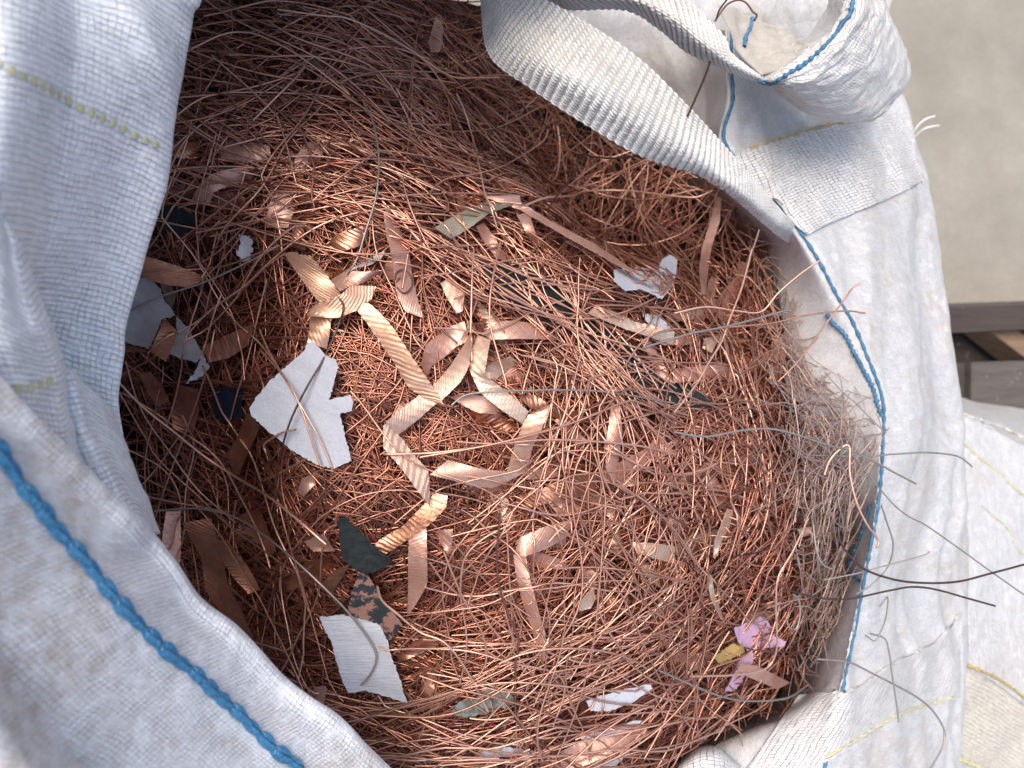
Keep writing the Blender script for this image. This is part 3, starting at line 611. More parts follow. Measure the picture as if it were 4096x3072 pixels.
# ================================================================== FOIL STRIPS
def strip(pairs_cr, pairs, off, mat, label, cat='strip', ribs=.00016, twist=0.0, group=None):
    L_ = np.array([p[0] for p in pairs], float); R_ = np.array([p[1] for p in pairs], float)
    a = px_(pairs_cr, L_); b = px_(pairs_cr, R_)
    ln = np.linalg.norm(np.diff((a + b) / 2, axis=0), axis=1).sum() * .000155; nu = max(14, int(ln / .0009)); nv = 8
    # straight runs with crisp folds: linear between cross sections, a touch of smoothing
    d = np.r_[0, np.cumsum(np.linalg.norm(np.diff((a + b) / 2, axis=0), axis=1))]; s = np.linspace(0, d[-1], nu)
    ip = lambda A: .55 * resample(A, nu) + .45 * np.stack([np.interp(s, d, A[:, i]) for i in range(2)], -1)
    # match resample spacing with pair spacing
    def cr(A):
        q_ = np.vstack([2 * A[0] - A[1], A, 2 * A[-1] - A[-2]]); i = np.clip(np.searchsorted(d, s, side='right') - 1, 0, len(A) - 2); t = ((s - d[i]) / (d[i + 1] - d[i]))[:, None]
        x0, x1, x2, x3 = q_[i], q_[i + 1], q_[i + 2], q_[i + 3]
        c_ = .5 * (2 * x1 + (x2 - x0) * t + (2 * x0 - 5 * x1 + 4 * x2 - x3) * t ** 2 + (3 * x1 - x0 - 3 * x2 + x3) * t ** 3)
        return .25 * c_ + .75 * (x1 * (1 - t) + x2 * t)
    A, B = cr(a), cr(b); A = A + rng.normal(size=(nu, 2)) * .7; B = B + rng.normal(size=(nu, 2)) * .7
    t = np.linspace(0, 1, nv)[None, :, None]; G = A[:, None] * (1 - t) + B[:, None] * t
    uu = np.linspace(0, 1, nu)[:, None]; vv = np.linspace(-.5, .5, nv)[None]
    ph = rng.uniform(0, 6.28, 4); sl = rng.uniform(-2.2, 2.2); cup = rng.uniform(-.0006, .0006)
    o_ = off + ribs * np.sin((uu * ln + sl * vv * .012) * 2 * np.pi / .0056 + ph[0]) + .0012 * np.sin(uu * ln / .03 * 3 + ph[1]) + vv * (.006 * np.sin(uu * 3 + ph[2]) + twist) - cup * vv ** 2 * 4
    W_ = onpile(G[..., 0], G[..., 1], o_)
    OCC.append((np.vstack([a, b[::-1]]), off))
    o = link('copper_strip', grid_mesh('copper_strip', W_, .00035), M_st[mat] if isinstance(mat, str) else mat); tag(o, label, cat, group or 'flat foil strips lying in the wire heap'); return o
STR = [
('E', [((205,385),(262,322)),((270,470),(350,400)),((330,560),(430,490)),((440,720),(560,690)),((530,870),(645,810)),((640,945),(690,880)),((755,985),(757,982))], .009, 'gold', 'widest golden ribbed strip slanting down at centre left'),
('D', [((1790,20),(1960,35)),((1880,150),(2050,140)),((1960,260),(2110,220)),((2030,345),(2170,300))], .008, 'gold', 'ribbed strip above the crossing, end cut square at top left'),
('E', [((165,222),(322,228)),((100,280),(290,315)),((30,305),(200,382)),((-60,345),(70,430)),((-118,405),(-112,415))], .0095, 'gold', 'golden brown strip crossing over the other strips, pointed at left'),
('E', [((30,190),(95,262)),((130,135),(170,222)),((250,135),(230,215)),((363,132),(366,138))], .006, 'pink', 'pink ribbed strip pointing right above the golden crossing'),
('D', [((1960,400),(2095,410)),((1955,500),(2085,520)),((1943,585),(2065,625))], .004, 'gold', 'short strip hanging down to the big white scrap'),
('E', [((370,-240),(400,-262)),((385,-100),(470,-130)),((420,30),(530,10)),((440,180),(550,150)),((460,300),(580,290)),((510,390),(605,370)),((620,430),(622,432))], .004, 'pink', 'upright pink strip under the small wire coil'),
('E', [((730,210),(790,170)),((770,300),(880,270)),((830,400),(870,385))], -.003, 'pink', 'half buried pink strip right of the upright one'),
('E', [((1480,560),(1482,566)),((1350,470),(1330,562)),((1200,448),(1200,562)),((1100,450),(1080,565)),((1000,520),(1035,570))], .003, 'pink', 'pink arch shaped strip right of the centre'),
('E', [((970,540),(1045,570)),((920,640),(1030,650)),((915,760),(1010,790)),((980,900),(1090,850)),((1100,1000),(1190,930)),((1250,1100),(1285,1020))], .005, 'pale', 'crumpled pale strip going down from the arch'),
('E', [((880,450),(910,570)),((780,490),(820,620)),((640,600),(740,690)),((610,720),(670,740)),((640,800),(660,780))], .000, 'pink', 'pink strip behind the twisted one, left of the arch'),
('E', [((915,530),(922,560)),((860,630),(915,720)),((770,760),(860,830)),((690,850),(760,930)),((590,920),(680,990)),((480,1010),(580,1080)),((385,1085),(460,1170))], .007, 'tan', 'long twisted tan strip with pointed upper end'),
('E', [((400,1085),(368,1110)),((430,1130),(370,1250)),((500,1210),(440,1330)),((560,1290),(520,1430)),((655,1400),(590,1530)),((665,1620),(668,1625))], .008, 'tan', 'grey tan strip with a sharp point, lower left of the hexagon'),
('E', [((780,1325),(663,1420)),((900,1360),(800,1455)),((1000,1385),(920,1490)),((1140,1400),(1060,1505)),((1250,1410),(1120,1480))], .007, 'tan', 'dull level strip with orange streaks, bottom of the hexagon'),
('E', [((1150,1400),(1260,1415)),((1190,1260),(1290,1330)),((1220,1180),(1320,1220)),((1260,1080),(1370,1130)),((1290,1040),(1400,1060)),((1390,990),(1420,975))], .008, 'gold', 'striped golden strip forming the right side of the hexagon'),
('E', [((790,930),(850,910)),((850,970),(930,915)),((970,1030),(1030,930)),((1080,1030),(1110,1020))], .001, 'pink', 'ribbed pink strip inside the top of the hexagon'),
('E', [((1220,925),(1240,915)),((1300,1000),(1330,920)),((1450,1060),(1430,985)),((1560,1080),(1530,1000)),((1640,1090),(1650,1065))], .000, 'brown', 'orange brown strip right of the hexagon'),
('E', [((1710,350),(1660,400)),((1830,390),(1780,450)),((1950,450),(1900,500)),((2080,480),(2050,550)),((2212,520),(2200,600))], .006, 'pale', 'crumpled pale strip over the black cloth on the right'),
('E', [((1810,960),(1860,990)),((1780,1200),(1880,1150)),((1775,1370),(1860,1300)),((1830,1480),(1838,1475))], .005, 'pink', 'upright narrow pink strip right of the centre'),
('E', [((1740,1400),(1800,1480)),((1990,1280),(2050,1350)),((2100,1190),(2212,1270))], .000, 'pink', 'pink strip behind the upright narrow one'),
('E', [((1200,1560),(1250,1640)),((1450,1480),(1500,1580)),((1700,1410),(1720,1530))], -.001, 'brown', 'orange strip lying below right of the hexagon'),
('H', [((690,-80),(775,-60)),((640,-20),(765,10)),((580,40),(690,95)),((490,130),(610,160)),((340,220),(440,270)),((300,270),(360,325))], .005, 'brown', 'bent copper brown strip below the sharp pointed one'),
('H', [((530,170),(640,135)),((525,350),(645,300)),((525,520),(645,500)),((520,690),(540,680))], .005, 'pink', 'upright strip with pointed lower end, below the hexagon'),
('H', [((690,160),(810,150)),((730,240),(805,230)),((780,310),(800,305))], -.002, 'pink', 'short pink strip right of the upright one'),
('H', [((1560,90),(1530,200)),((1400,130),(1400,275)),((1240,200),(1290,312)),((1195,300),(1262,330))], .006, 'pink', 'upper arm of the angled pink strip'),
('H', [((1190,310),(1270,322)),((1210,450),(1290,440)),((1250,620),(1330,590)),((1300,760),(1370,740)),((1325,850),(1395,810)),((1345,900),(1390,890)),((1380,990),(1386,990))], .008, 'pink', 'lower arm of the angled pink strip, ending in a point'),
('H', [((1690,520),(1700,530)),((1610,610),(1712,590)),((1603,670),(1680,650))], .006, 'pale', 'small leaf shaped pale scrap in the lower middle'),
('H', [((1940,230),(1970,300)),((2080,240),(2080,335)),((2212,260),(2212,370))], .003, 'pale', 'pale golden strip at the lower right of the heap'),
('H', [((640,820),(720,880)),((540,880),(600,940)),((450,950),(480,985))], .001, 'brown', 'brown strip right of the lower white scrap'),
('H', [((1480,1560),(1500,1700)),((1800,1400),(1850,1560)),((2000,1350),(2050,1450))], -.002, 'pink', 'broad pink strip at the bottom edge'),
('D', [((860,30),(850,150)),((960,50),(940,190)),((1120,100),(1060,222)),((1310,172),(1200,238))], .010, 'brown', 'orange strip sticking out from under the left flap'),
('D', [((1610,458),(1570,602)),((1430,540),(1450,680)),((1275,610),(1320,712))], .008, 'brown', 'copper brown strip left of the big white scrap'),
('D', [((1030,428),(1034,430)),((1010,500),(1122,520)),((945,640),(1050,705))], .016, 'brown', 'triangular copper piece on the grey white plastic'),
('D', [((1130,850),(1250,880)),((1080,1000),(1255,1020)),((1090,1120),(1220,1160))], .002, 'brown', 'dark curled copper piece in the gap below the plastic'),
('D', [((1560,1030),(1645,1110)),((1500,1180),(1590,1240)),((1440,1290),(1540,1330)),((1470,1400),(1510,1420))], .006, 'brown', 'orange strip tucked under the corner of the big white scrap'),
('D', [((880,790),(950,770)),((930,900),(1030,870)),((1000,990),(1065,960))], .003, 'brown', 'narrow copper piece deep beside the left flap'),
('D', [((760,590),(950,640)),((770,640),(900,650))], .004, 'brown', 'copper edge showing below the grey white plastic'),
('G', [((1050,40),(1140,30)),((1020,240),(1145,250)),((1085,370),(1135,400))], .010, 'pink', 'pinkish strip against the hem flap'),
('G', [((1150,110),(1330,80)),((1270,330),(1400,280)),((1300,540),(1440,500)),((1400,680),(1530,680)),((1570,840),(1600,830))], .004, 'brown', 'long ribbed strip along the edge of the hem'),
('G', [((1340,240),(1430,210)),((1470,450),(1570,390)),((1570,560),(1645,530))], .008, 'brown', 'copper strip right of the long ribbed one'),
('G', [((1520,60),(1640,20)),((1620,200),(1700,170)),((1700,320),(1740,290))], .000, 'brown', 'dark strip deep in the lower left gap'),
('G', [((1920,230),(2040,180)),((1980,290),(2120,290))], .004, 'pink', 'short curled strip with a bright edge'),
('G', [((1980,1150),(2060,1140)),((1990,1250),(2050,1270))], .010, 'pink', 'small ribbed scrap near the lower hem edge'),
('G', [((2130,400),(2212,370)),((2010,520),(2100,560))], .002, 'brown', 'orange piece left of the dark green scrap'),
('A', [((1210,1260),(1320,1300)),((1250,1180),(1350,1220)),((1320,1110),(1400,1190)),((1400,1080),(1430,1190)),((1560,1050),(1600,1120))], .001, 'pink', 'curled pink strip beside the upper flap'),
('A', [((1350,860),(1400,1000)),((1500,880),(1530,1020)),((1700,920),(1720,1030))], -.001, 'pink', 'ribbed strip under the wires in the upper left'),
('A', [((1930,900),(2080,890)),((1880,980),(2050,960)),((1820,1080),(1900,1100))], .001, 'pink', 'bright pink ribbed strip in the upper left'),
('A', [((1740,1180),(1900,1220)),((1700,1300),(1860,1330)),((1680,1440),(1820,1440))], .000, 'pink', 'broad pink strip half covered in the upper left'),
('A', [((1100,890),(1250,900)),((1090,1000),(1250,1010))], -.002, 'brown', 'brown strip at the very edge of the upper flap'),
('A', [((2040,1590),(2060,1540)),((2110,1490),(2150,1590)),((2250,1440),(2260,1560)),((2330,1430),(2320,1500))], .003, 'brown', 'curved copper strip above the square cut end'),
('A', [((1850,1440),(1920,1420)),((1840,1560),(1930,1580))], .001, 'brown', 'brown piece right of the small crumpled paper'),
('B', [((1000,1240),(1230,1235)),((1060,1265),(1240,1290)),((1240,1330),(1275,1300)),((1430,1440),(1450,1410)),((1700,1590),(1720,1550)),((1900,1700),(1910,1680)),((2085,1792),(2088,1790))], .009, 'pink', 'longest narrow strip pointing at the right white scrap'),
('B', [((1215,1360),(1290,1340)),((1270,1470),(1320,1440)),((1350,1560),(1356,1558))], .006, 'pink', 'short pointed strip hanging below the long narrow one'),
('B', [((1100,1150),(1130,1135)),((1150,1215),(1265,1105))], .003, 'brown', 'orange triangle at the lip of the hollow'),
('B', [((960,1430),(1000,1400)),((1010,1540),(1080,1510)),((1080,1630),(1150,1650))], .003, 'pink', 'narrow strip below the grey foil strip'),
('B', [((1230,1238),(1238,1272)),((1100,1265),(1110,1320)),((950,1300),(1040,1345)),((820,1360),(930,1430)),((690,1440),(800,1512))], .008, 'grey', 'dull grey green foil strip in the upper middle'),
('B', [((700,110),(745,130)),((655,260),(742,270)),((670,330),(720,330))], .014, 'pink', 'upright strip at the top near the strap fold'),
('B', [((100,890),(150,880)),((200,900),(180,960)),((290,990),(260,985))], .004, 'brown', 'small orange curl in the upper wires'),
('F', [((1740-1340,560),(1800-1340,560)),((430,700),(380,640))], .004, 'brown', 'orange crumb of foil at the right of the heap'),
('F', [((190,560),(290,540)),((180,620),(240,650))], .005, 'pale', 'crumpled golden scrap right of the black cloth'),
('F', [((-10,760),(0,840)),((160,730),(190,820)),((330,720),(370,800)),((390,800),(400,806))], .004, 'pink', 'pink leaf shaped strip right of the black cloth'),
('F', [((590,750),(660,720)),((620,860),(650,880))], .006, 'brown', 'orange curl near the inner cloth'),
('F', [((-150,560),(-70,600)),((60,540),(60,600)),((145,590),(140,600))], .001, 'pink', 'small pink strip end below the grey wire'),
('I', [((400,1040),(420,1000)),((470,1085),(530,1015)),((655,1160),(738,1120))], .012, 'pink', 'straight pale strip lying below the pink petal'),
('I', [((340,20),(375,30)),((300,120),(355,130)),((260,220),(300,230)),((245,330),(270,320))], .014, 'pale', 'narrow bright upright strip at the lower right'),
('I', [((205,440),(235,440)),((230,580),(260,560)),((300,720),(315,725))], .012, 'pale', 'thin pale sliver left of the pink petal'),
('I', [((780,150),(800,200)),((900,130),(910,180)),((1035,140),(1040,165))], .010, 'pale', 'orange tipped strip by the brown inner wall'),
('C', [((415,1240),(450,1250)),((380,1400),(440,1400)),((330,1560),(390,1560)),((310,1700),(370,1700)),((330,1860),(350,1860))], .025, 'pink', 'long strip hanging against the back wall of wires'),
('E', [((1450,1080),(1500,1040)),((1600,1250),(1650,1200))], -.004, 'pink', 'buried strip between hexagon and narrow upright strip'),
('E', [((1990,560),(2060,580)),((2060,700),(2140,720)),((2100,800),(2212,850))], .001, 'pink', 'pink strip behind the end of the black cloth'),
]
for s_ in STR: strip(s_[0], s_[1], s_[2] + .003, *s_[3:])
def piece_label(px, py, a, l, mt):
    lm_ = sorted(LM, key=lambda q_: (q_[0][0] - px) ** 2 + (q_[0][1] - py) ** 2); d = math.degrees(a)
    size = 'tiny' if l < 120 else 'small' if l < 180 else 'longish'; way = 'level' if d < 22 or d > 158 else 'upright' if 68 < d < 112 else 'slanting'
    tone = {'pink': 'pinkish', 'brown': 'orange', 'pale': 'pale'}[mt]
    for l_ in lm_[:3]:
        dx, dy = px - l_[0][0], py - l_[0][1]; side = ('right of' if dx > 0 else 'left of') if abs(dx) > abs(dy) else ('below' if dy > 0 else 'above')
        for t in (f'{size} {tone} foil piece {side} {l_[1]}', f'{size} {way} {tone} foil piece {side} {l_[1]}'):
            if t not in seen: seen[t] = 1; return t
    return t
# small buried foil scraps, alike
for k in range(56):
    while True:
        px, py = rng.uniform(600, 3200) if k % 2 else rng.normal(2700, 350), rng.uniform(100, 2950) if k % 2 else rng.normal(2000, 450)
        if inside(np.array([px]), np.array([py]))[0] and not (px > 1900 and py < 1150): break
    a = rng.uniform(0, 3.14); l = rng.uniform(80, 240); w_ = rng.uniform(22, 45); d = np.array([math.cos(a), math.sin(a)]); e = np.array([-d[1], d[0]])
    c = np.array([px, py]); b = rng.uniform(-25, 25)
    strip('Z', [(tuple(c - d * l / 2 + e * w_ * .3), tuple(c - d * l / 2 - e * w_)), (tuple(c + e * (w_ + b)), tuple(c - e * (w_ - b))), (tuple(c + d * l / 2 + e * w_), tuple(c + d * l / 2 - e * w_ * .2))], rng.uniform(-.012, -.004), mt_ := str(rng.choice(['pink', 'brown', 'pink', 'pale'])), piece_label(px, py, a, l, mt_), group='small foil scraps buried under the wires')

# ================================================================== SCRAPS

def scrap(cr, outline, off, mat, name, label, cat, th=.0008, curl=.004, rough_edge=3.0, tilt=(0, 0)):
    a = px_(cr, outline); m = len(a); q_ = []; OCC.append((a, off + .001))
    for i in range(m):                                  # torn edge
        p0, p1 = a[i], a[(i + 1) % m]; d = np.linalg.norm(p1 - p0); n = max(2, int(d / 9))
        for t in np.arange(n) / n:
            q_.append(p0 + (p1 - p0) * t + rng.normal(size=2) * rough_edge * (.35 if t == 0 else 1) * .6)
    a = np.array(q_); mn, mx = a.min(0), a.max(0); c = (mn + mx) / 2
    step = max(6.0, (mx - mn).max() / 42)
    gx, gy = np.meshgrid(np.arange(mn[0] + step, mx[0], step), np.arange(mn[1] + step, mx[1], step)); gp = np.stack([gx.ravel(), gy.ravel()], -1)
    ok = inside(gp[:, 0], gp[:, 1], a)
    dm = np.min(np.linalg.norm(gp[:, None] - a[None], axis=-1), 1); gp = gp[ok & (dm > step * .6)]
    from mathutils.geometry import delaunay_2d_cdt
    pts = [Vector(p) for p in np.vstack([a, gp])]; nb = len(a)
    vo, _, fo, *_r = delaunay_2d_cdt(pts, [], [list(range(nb))], 1, 1e-4)
    V2 = np.array([(v.x, v.y) for v in vo]); F = [tuple(f) for f in fo]
    k = (V2 - c) / (mx - mn).max()
    o_ = off + curl * (k[:, 0] ** 2 * 2 - k[:, 1] * .6 * k[:, 0]) + tilt[0] * k[:, 0] + tilt[1] * k[:, 1] + .0014 * fbm(V2[:, 0] / 60, V2[:, 1] / 60, 5)
    # the scrap is stiff: it keeps to a plane fitted to the heap, plus its own curl
    cpt = onpile(np.array([c[0]]), np.array([c[1]]), 0)[0]
    zc = onpile(V2[:, 0], V2[:, 1], 0)[:, 2]; A_ = np.c_[k, np.ones(len(k))]; cf, *_ = np.linalg.lstsq(A_, zc, rcond=None)
    W_ = P(V2[:, 0], V2[:, 1], A_ @ cf + o_); n = len(W_); W2 = W_ - [0, 0, th]
    cnt = {}
    for f in F:
        for i in range(len(f)):
            e = (f[i], f[(i + 1) % len(f)]); cnt[e] = 1
    rim = [(e[1] + 2 * n, e[0] + 2 * n, e[0] + 3 * n, e[1] + 3 * n) for e in cnt if (e[1], e[0]) not in cnt]; used = sorted({i for f in rim for i in f}); mp = {v: 2 * n + i for i, v in enumerate(used)}
    rim = [tuple(mp[i] for i in f) for f in rim]; W3 = np.vstack([W_, W2])[[u_ - 2 * n for u_ in used]]; V2 = np.vstack([V2, V2])[[*range(2 * n)]]; VV = np.vstack([V2, V2[[u_ - 2 * n for u_ in used]]])
    me = bpy.data.meshes.new(name); me.from_pydata([tuple(v) for v in np.vstack([W_, W2, W3])], [], F + [tuple(i + n for i in f[::-1]) for f in F] + rim)
    uvl = me.uv_layers.new(name='UVMap'); li = np.empty(len(me.loops), np.int32); me.loops.foreach_get('vertex_index', li)
    UV = VV * .000155; uvl.data.foreach_set('uv', UV[li].astype(np.float32).ravel())
    me.polygons.foreach_set('use_smooth', np.ones(len(me.polygons), bool)); me.update()
    return tag(link(name, me, mat), label, cat)
scrap('D', [(1575,1000),(1600,960),(1700,830),(1850,700),(1920,640),(1945,585),(1985,582),(2010,610),(2060,670),(2120,690),(2140,740),(2110,850),(2078,945),(2150,930),(2215,915),(2234,960),(2222,1018),(2150,1035),(2160,1090),(2220,1330),(2105,1385),(1990,1350),(1850,1270),(1700,1150),(1590,1050)], .010, M_white, 'felt_scrap', 'largest white felt scrap, torn on the right side', 'scrap', th=.0014, curl=.008)
scrap('H', [(-35,705),(120,690),(250,720),(350,760),(400,870),(420,960),(470,1080),(500,1190),(520,1250),(380,1205),(250,1170),(145,1185),(90,1060),(40,860),(0,790)], .009, M_card, 'card_scrap', 'ribbed white card scrap in the lower left, curved', 'scrap', curl=.012)
scrap('D', [(860,165),(960,190),(1010,240),(1040,320),(1110,410),(1020,440),(990,530),(940,625),(850,600),(740,560),(740,480),(760,380),(800,280)], .010, M_paperdull, 'plastic_scrap', 'grey white plastic scrap beside the edge of the left flap', 'scrap', curl=.010)
scrap('D', [(1110,410),(1190,500),(1240,580),(1285,650),(1240,712),(1150,690),(1060,650),(1120,540)], .009, M_paperdull, 'plastic_scrap', 'lower grey plastic scrap ending near a curled white corner', 'scrap', curl=.006)
scrap('D', [(1280,655),(1320,750),(1280,800),(1170,840),(1230,780),(1250,710)], .012, M_white, 'card_scrap', 'small curled white corner below the grey plastic', 'scrap', curl=.012, rough_edge=5)
scrap('E', [(1830,120),(1990,110),(2110,130),(2130,60),(2180,30),(2230,60),(2212,180),(2200,230),(2130,310),(2000,250),(1900,260),(1830,200)], .006, M_white, 'felt_scrap', 'white scrap with raised corner on the right, behind wires', 'scrap', curl=.012)
scrap('E', [(2010,400),(2120,420),(2210,500),(2120,520),(2040,460)], .000, M_white, 'card_scrap', 'small white scrap under the right pale strip', 'scrap')
scrap('H', [(1650,1240),(1850,1170),(1960,1150),(2060,1130),(2070,1160),(1950,1240),(1800,1300),(1680,1300)], .006, M_white, 'card_scrap', 'narrow white scrap lying level near the bottom right', 'scrap')
scrap('H', [(1610,1450),(1800,1420),(1960,1360),(2010,1360),(1900,1440),(1700,1490),(1620,1480)], .003, M_white, 'card_scrap', 'thin white sliver near the bottom edge', 'scrap')
scrap('H', [(1640,1690),(1800,1540),(1950,1470),(1920,1560),(1800,1690)], -.002, M_paperdull, 'plastic_scrap', 'translucent pale scrap at the bottom edge', 'scrap')
scrap('A', [(1500,1480),(1580,1490),(1600,1540),(1580,1600),(1610,1620),(1530,1650),(1490,1600),(1520,1540)], .003, M_white, 'paper_scrap', 'small crumpled white paper in the upper left wires', 'scrap', curl=.02, rough_edge=6)
scrap('H', [(940,1560),(1100,1520),(1340,1560),(1200,1585),(1000,1595)], .000, M_white, 'card_scrap', 'thin white edge showing at the bottom middle', 'scrap')
scrap('F', [(700,800),(760,790),(860,900),(960,960),(1010,1040),(900,1060),(800,960),(720,900)], -.004, M_paperdull, 'paper_scrap', 'crumpled white paper against the right inner cloth', 'scrap', curl=.02, rough_edge=6)
scrap('E', [(240,80),(330,20),(380,10),(350,60),(270,100),(130,130)], .002, M_paperdull, 'plastic_scrap', 'shiny grey sliver left of the upright pink strip', 'scrap')
scrap('E', [(950,130),(1050,110),(1180,80),(1330,130),(1530,280),(1650,400),(1880,570),(2060,700),(2100,790),(2300,860),(2490,990),(2300,1020),(2150,930),(1900,830),(1740,650),(1500,480),(1240,400),(1070,260)], .0015, M_black, 'cloth_scrap', 'long black cloth piece slanting under the wires', 'cloth', curl=.002)
scrap('H', [(80,110),(120,60),(180,130),(300,250),(425,345),(370,390),(300,430),(200,420),(110,330)], .009, M_black, 'dark_scrap', 'dark green black folded piece above the blotched scrap', 'scrap', curl=.012)
scrap('H', [(220,420),(270,440),(370,600),(490,750),(430,830),(390,870),(340,760),(140,680),(180,520)], .009, M_dirty, 'blotched_scrap', 'brown scrap with black blotches above the white card', 'scrap')
scrap('D', [(1340,860),(1530,890),(1530,1060),(1430,1090),(1350,1040)], .002, M_navy, 'plastic_scrap', 'navy blue piece in the dark gap left of the felt', 'scrap')
scrap('A', [(1010,1330),(1100,1290),(1250,1370),(1230,1460),(1120,1480),(1000,1430)], .004, M_black, 'dark_scrap', 'dark grey piece at the edge of the upper flap', 'scrap')
scrap('H', [(1010,1170),(1070,1140),(1160,1180),(1225,1245),(1150,1275),(1000,1290),(930,1230)], .006, M_patina, 'patina_scrap', 'mottled green patina flake near the bottom', 'scrap')
scrap('H', [(790,1320),(850,1240),(940,1220),(1060,1300),(900,1345)], .005, M_patina, 'patina_scrap', 'duller green grey flake left of the patina flake', 'scrap')
scrap('I', [(380,780),(470,740),(540,700),(600,740),(640,830),(710,860),(700,895),(560,905),(460,915),(400,850)], .0055, M_pink, 'petal', 'pink petal at the lower right of the heap', 'petal', curl=.02)
scrap('I', [(250,960),(330,900),(380,870),(435,870),(450,925),(380,960),(300,1010)], .005, M_petal, 'petal', 'yellow brown petal left of the pink petal', 'petal', curl=.02)
scrap('I', [(430,950),(500,930),(500,990),(400,1160),(320,1180),(380,1060)], .005, M_pink, 'petal', 'pale pink stalk like scrap below the petal', 'petal', curl=.02)

# ================================================================== WIRES
def wires(n, lo, hi, K=20, lmin=.05, lmax=.17, zone=None, curl=1.0, power=1.0, ang=None, reject=.06, wave=.002):
    out = []; c = 0
    while c < n:
        m = max(400, int((n - c) * 2))
        px = rng.uniform(300, 3400, m); py = rng.uniform(-150, 3250, m)
        if zone is not None: px = rng.uniform(zone[0], zone[2], m); py = rng.uniform(zone[1], zone[3], m)
        th = rng.uniform(-math.pi / 2, math.pi / 2, m)
        def pref(mask, a, s, pr): 
            k = mask & (rng.random(m) < pr); th[k] = a + rng.normal(size=k.sum()) * s
        hollow = (px > 1850) & (py < 1250) & (py < (px - 1500) * 1.0) & (px > 2000)
        pref((py < 1000) & (px < 2100), R(-14), R(20), .72)
        pref((py > 2550), R(4), R(22), .7)
        pref((px < 1100) & (py > 1400) & (py < 2600), R(-50), R(35), .5)
        pref((px > 1500) & (px < 2900) & (py > 900) & (py < 1800), R(-28), R(25), .40)
        pref((px > 2700) & (py > 1500), R(75), R(45), .4)
        pref(hollow, R(84), R(28), .62)
        if ang is not None: th = ang + rng.normal(size=m) * .5
        Ln = rng.uniform(lmin, lmax, m); ds = Ln / (K - 1)
        right = np.clip((px - 2300) / 900, 0, 1)
        k0 = rng.normal(size=m) * (3.0 + 7 * right) * curl; s = np.linspace(-.5, .5, K)
        k1 = rng.normal(size=m) * 9 * curl; ph = rng.uniform(0, 6.28, m); fr = rng.uniform(1, 3, m)
        kap = k0[:, None] + k1[:, None] * np.sin(ph[:, None] + fr[:, None] * 6.28 * s[None])
        kk = rng.normal(size=(m, K)) * (rng.random((m, K)) < .10) * 40; kap = kap + kk * curl
        hk = rng.normal(size=m) * 60 * (rng.random(m) < .5); kap[:, -2:] += hk[:, None]; hk = rng.normal(size=m) * 60 * (rng.random(m) < .3); kap[:, :2] += hk[:, None]
        a = th[:, None] + np.cumsum(kap, 1) * ds[:, None]; a -= a.mean(1, keepdims=True) - th[:, None]
        x = np.cumsum(np.cos(a), 1) * ds[:, None]; y = np.cumsum(np.sin(a), 1) * ds[:, None]
        c0 = onpile(px, py); x = x - x.mean(1, keepdims=True) + c0[:, :1]; y = y - y.mean(1, keepdims=True) + c0[:, 1:2]
        off = lo + (hi - lo) * rng.random(m) ** power
        z = Z(x, y) + off[:, None] + wave * rng.random(m)[:, None] * np.sin(ph[:, None] * 3 + s[None] * rng.uniform(4, 14, m)[:, None]) + (rng.normal(size=m) * .018)[:, None] * Ln[:, None] * s[None] * 2
        p = np.stack([x, y, z], -1); qx, qy = proj(p); ins = inside(qx, qy)
        ok = (ins.mean(1) >= 1 - reject)
        out.append(p[ok]); c += ok.sum()
    return np.concatenate(out)[:n]
def thin_out(p, f=.5):
    qx, qy = proj(p[:, p.shape[1] // 2]); hol = ((qx > 1900) & (qy < 1050) & (qy < (qx - 1500) * 1.0)) | ((qx < 1050) & (qy > 1350) & (qy < 2700))
    hh = hol & (qx > 1900); f = np.where(hh, min(1, f + .24), f)
    return p[~(hol & (rng.random(len(p)) < f))]
def clear_of(p, keep):
    """leave the large scraps and most of the upper strips uncovered"""
    qx, qy = proj(p); bad = np.zeros(len(p), bool)
    for pl, off in OCC:
        if off < .006: continue
        mn, mx = pl.min(0), pl.max(0); big = (mx - mn).min() > 200
        hit = (inside(qx, qy, pl)).any(1); bad |= hit & (rng.random(len(p)) > (0 if big else keep))
    return p[~bad]
Pw = [thin_out(wires(4300, -.075, -.003, power=.95, lmin=.10, lmax=.26, K=22), .65), thin_out(wires(1300, -.012, -.001, K=24, lmin=.12, lmax=.30, curl=1.1, wave=.002), .7),
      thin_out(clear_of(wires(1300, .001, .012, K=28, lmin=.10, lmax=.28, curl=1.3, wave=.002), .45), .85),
      wires(260, -.05, .012, zone=(1950, 250, 3150, 1300), curl=1.3, lmin=.06, lmax=.14),
      wires(420, -.012, .010, zone=(2700, 1100, 3400, 2800), curl=1.9, lmin=.06, lmax=.14, reject=.15),
      wires(450, -.01, .010, zone=(600, -100, 2000, 900), curl=.7, lmin=.1, lmax=.2)]
def part_ways(p, over):
    """wires rest on top of the strips and scraps they cross, or pass below them"""
    qx, qy = proj(p); zz = Z(p[..., 0], p[..., 1]); o_ = p[..., 2] - zz
    for pl, off in OCC:
        mn, mx = pl.min(0) - 4, pl.max(0) + 4; c = (qx > mn[0]) & (qx < mx[0]) & (qy > mn[1]) & (qy < mx[1])
        i = np.nonzero(c); 
        if len(i[0]) == 0: continue
        t = inside(qx[i], qy[i], pl); i = (i[0][t], i[1][t])
        o_[i] = np.maximum(o_[i], off + .0026) if over else np.minimum(o_[i], off - .0022)
    k = o_.copy(); o_[:, 1:-1] = (k[:, :-2] + 2 * k[:, 1:-1] + k[:, 2:]) / 4
    p = p.copy(); p[..., 2] = zz + (np.maximum(o_, k) if over else np.minimum(o_, k)); return p
Pw = [part_ways(p, k == 2) for k, p in enumerate(Pw)]
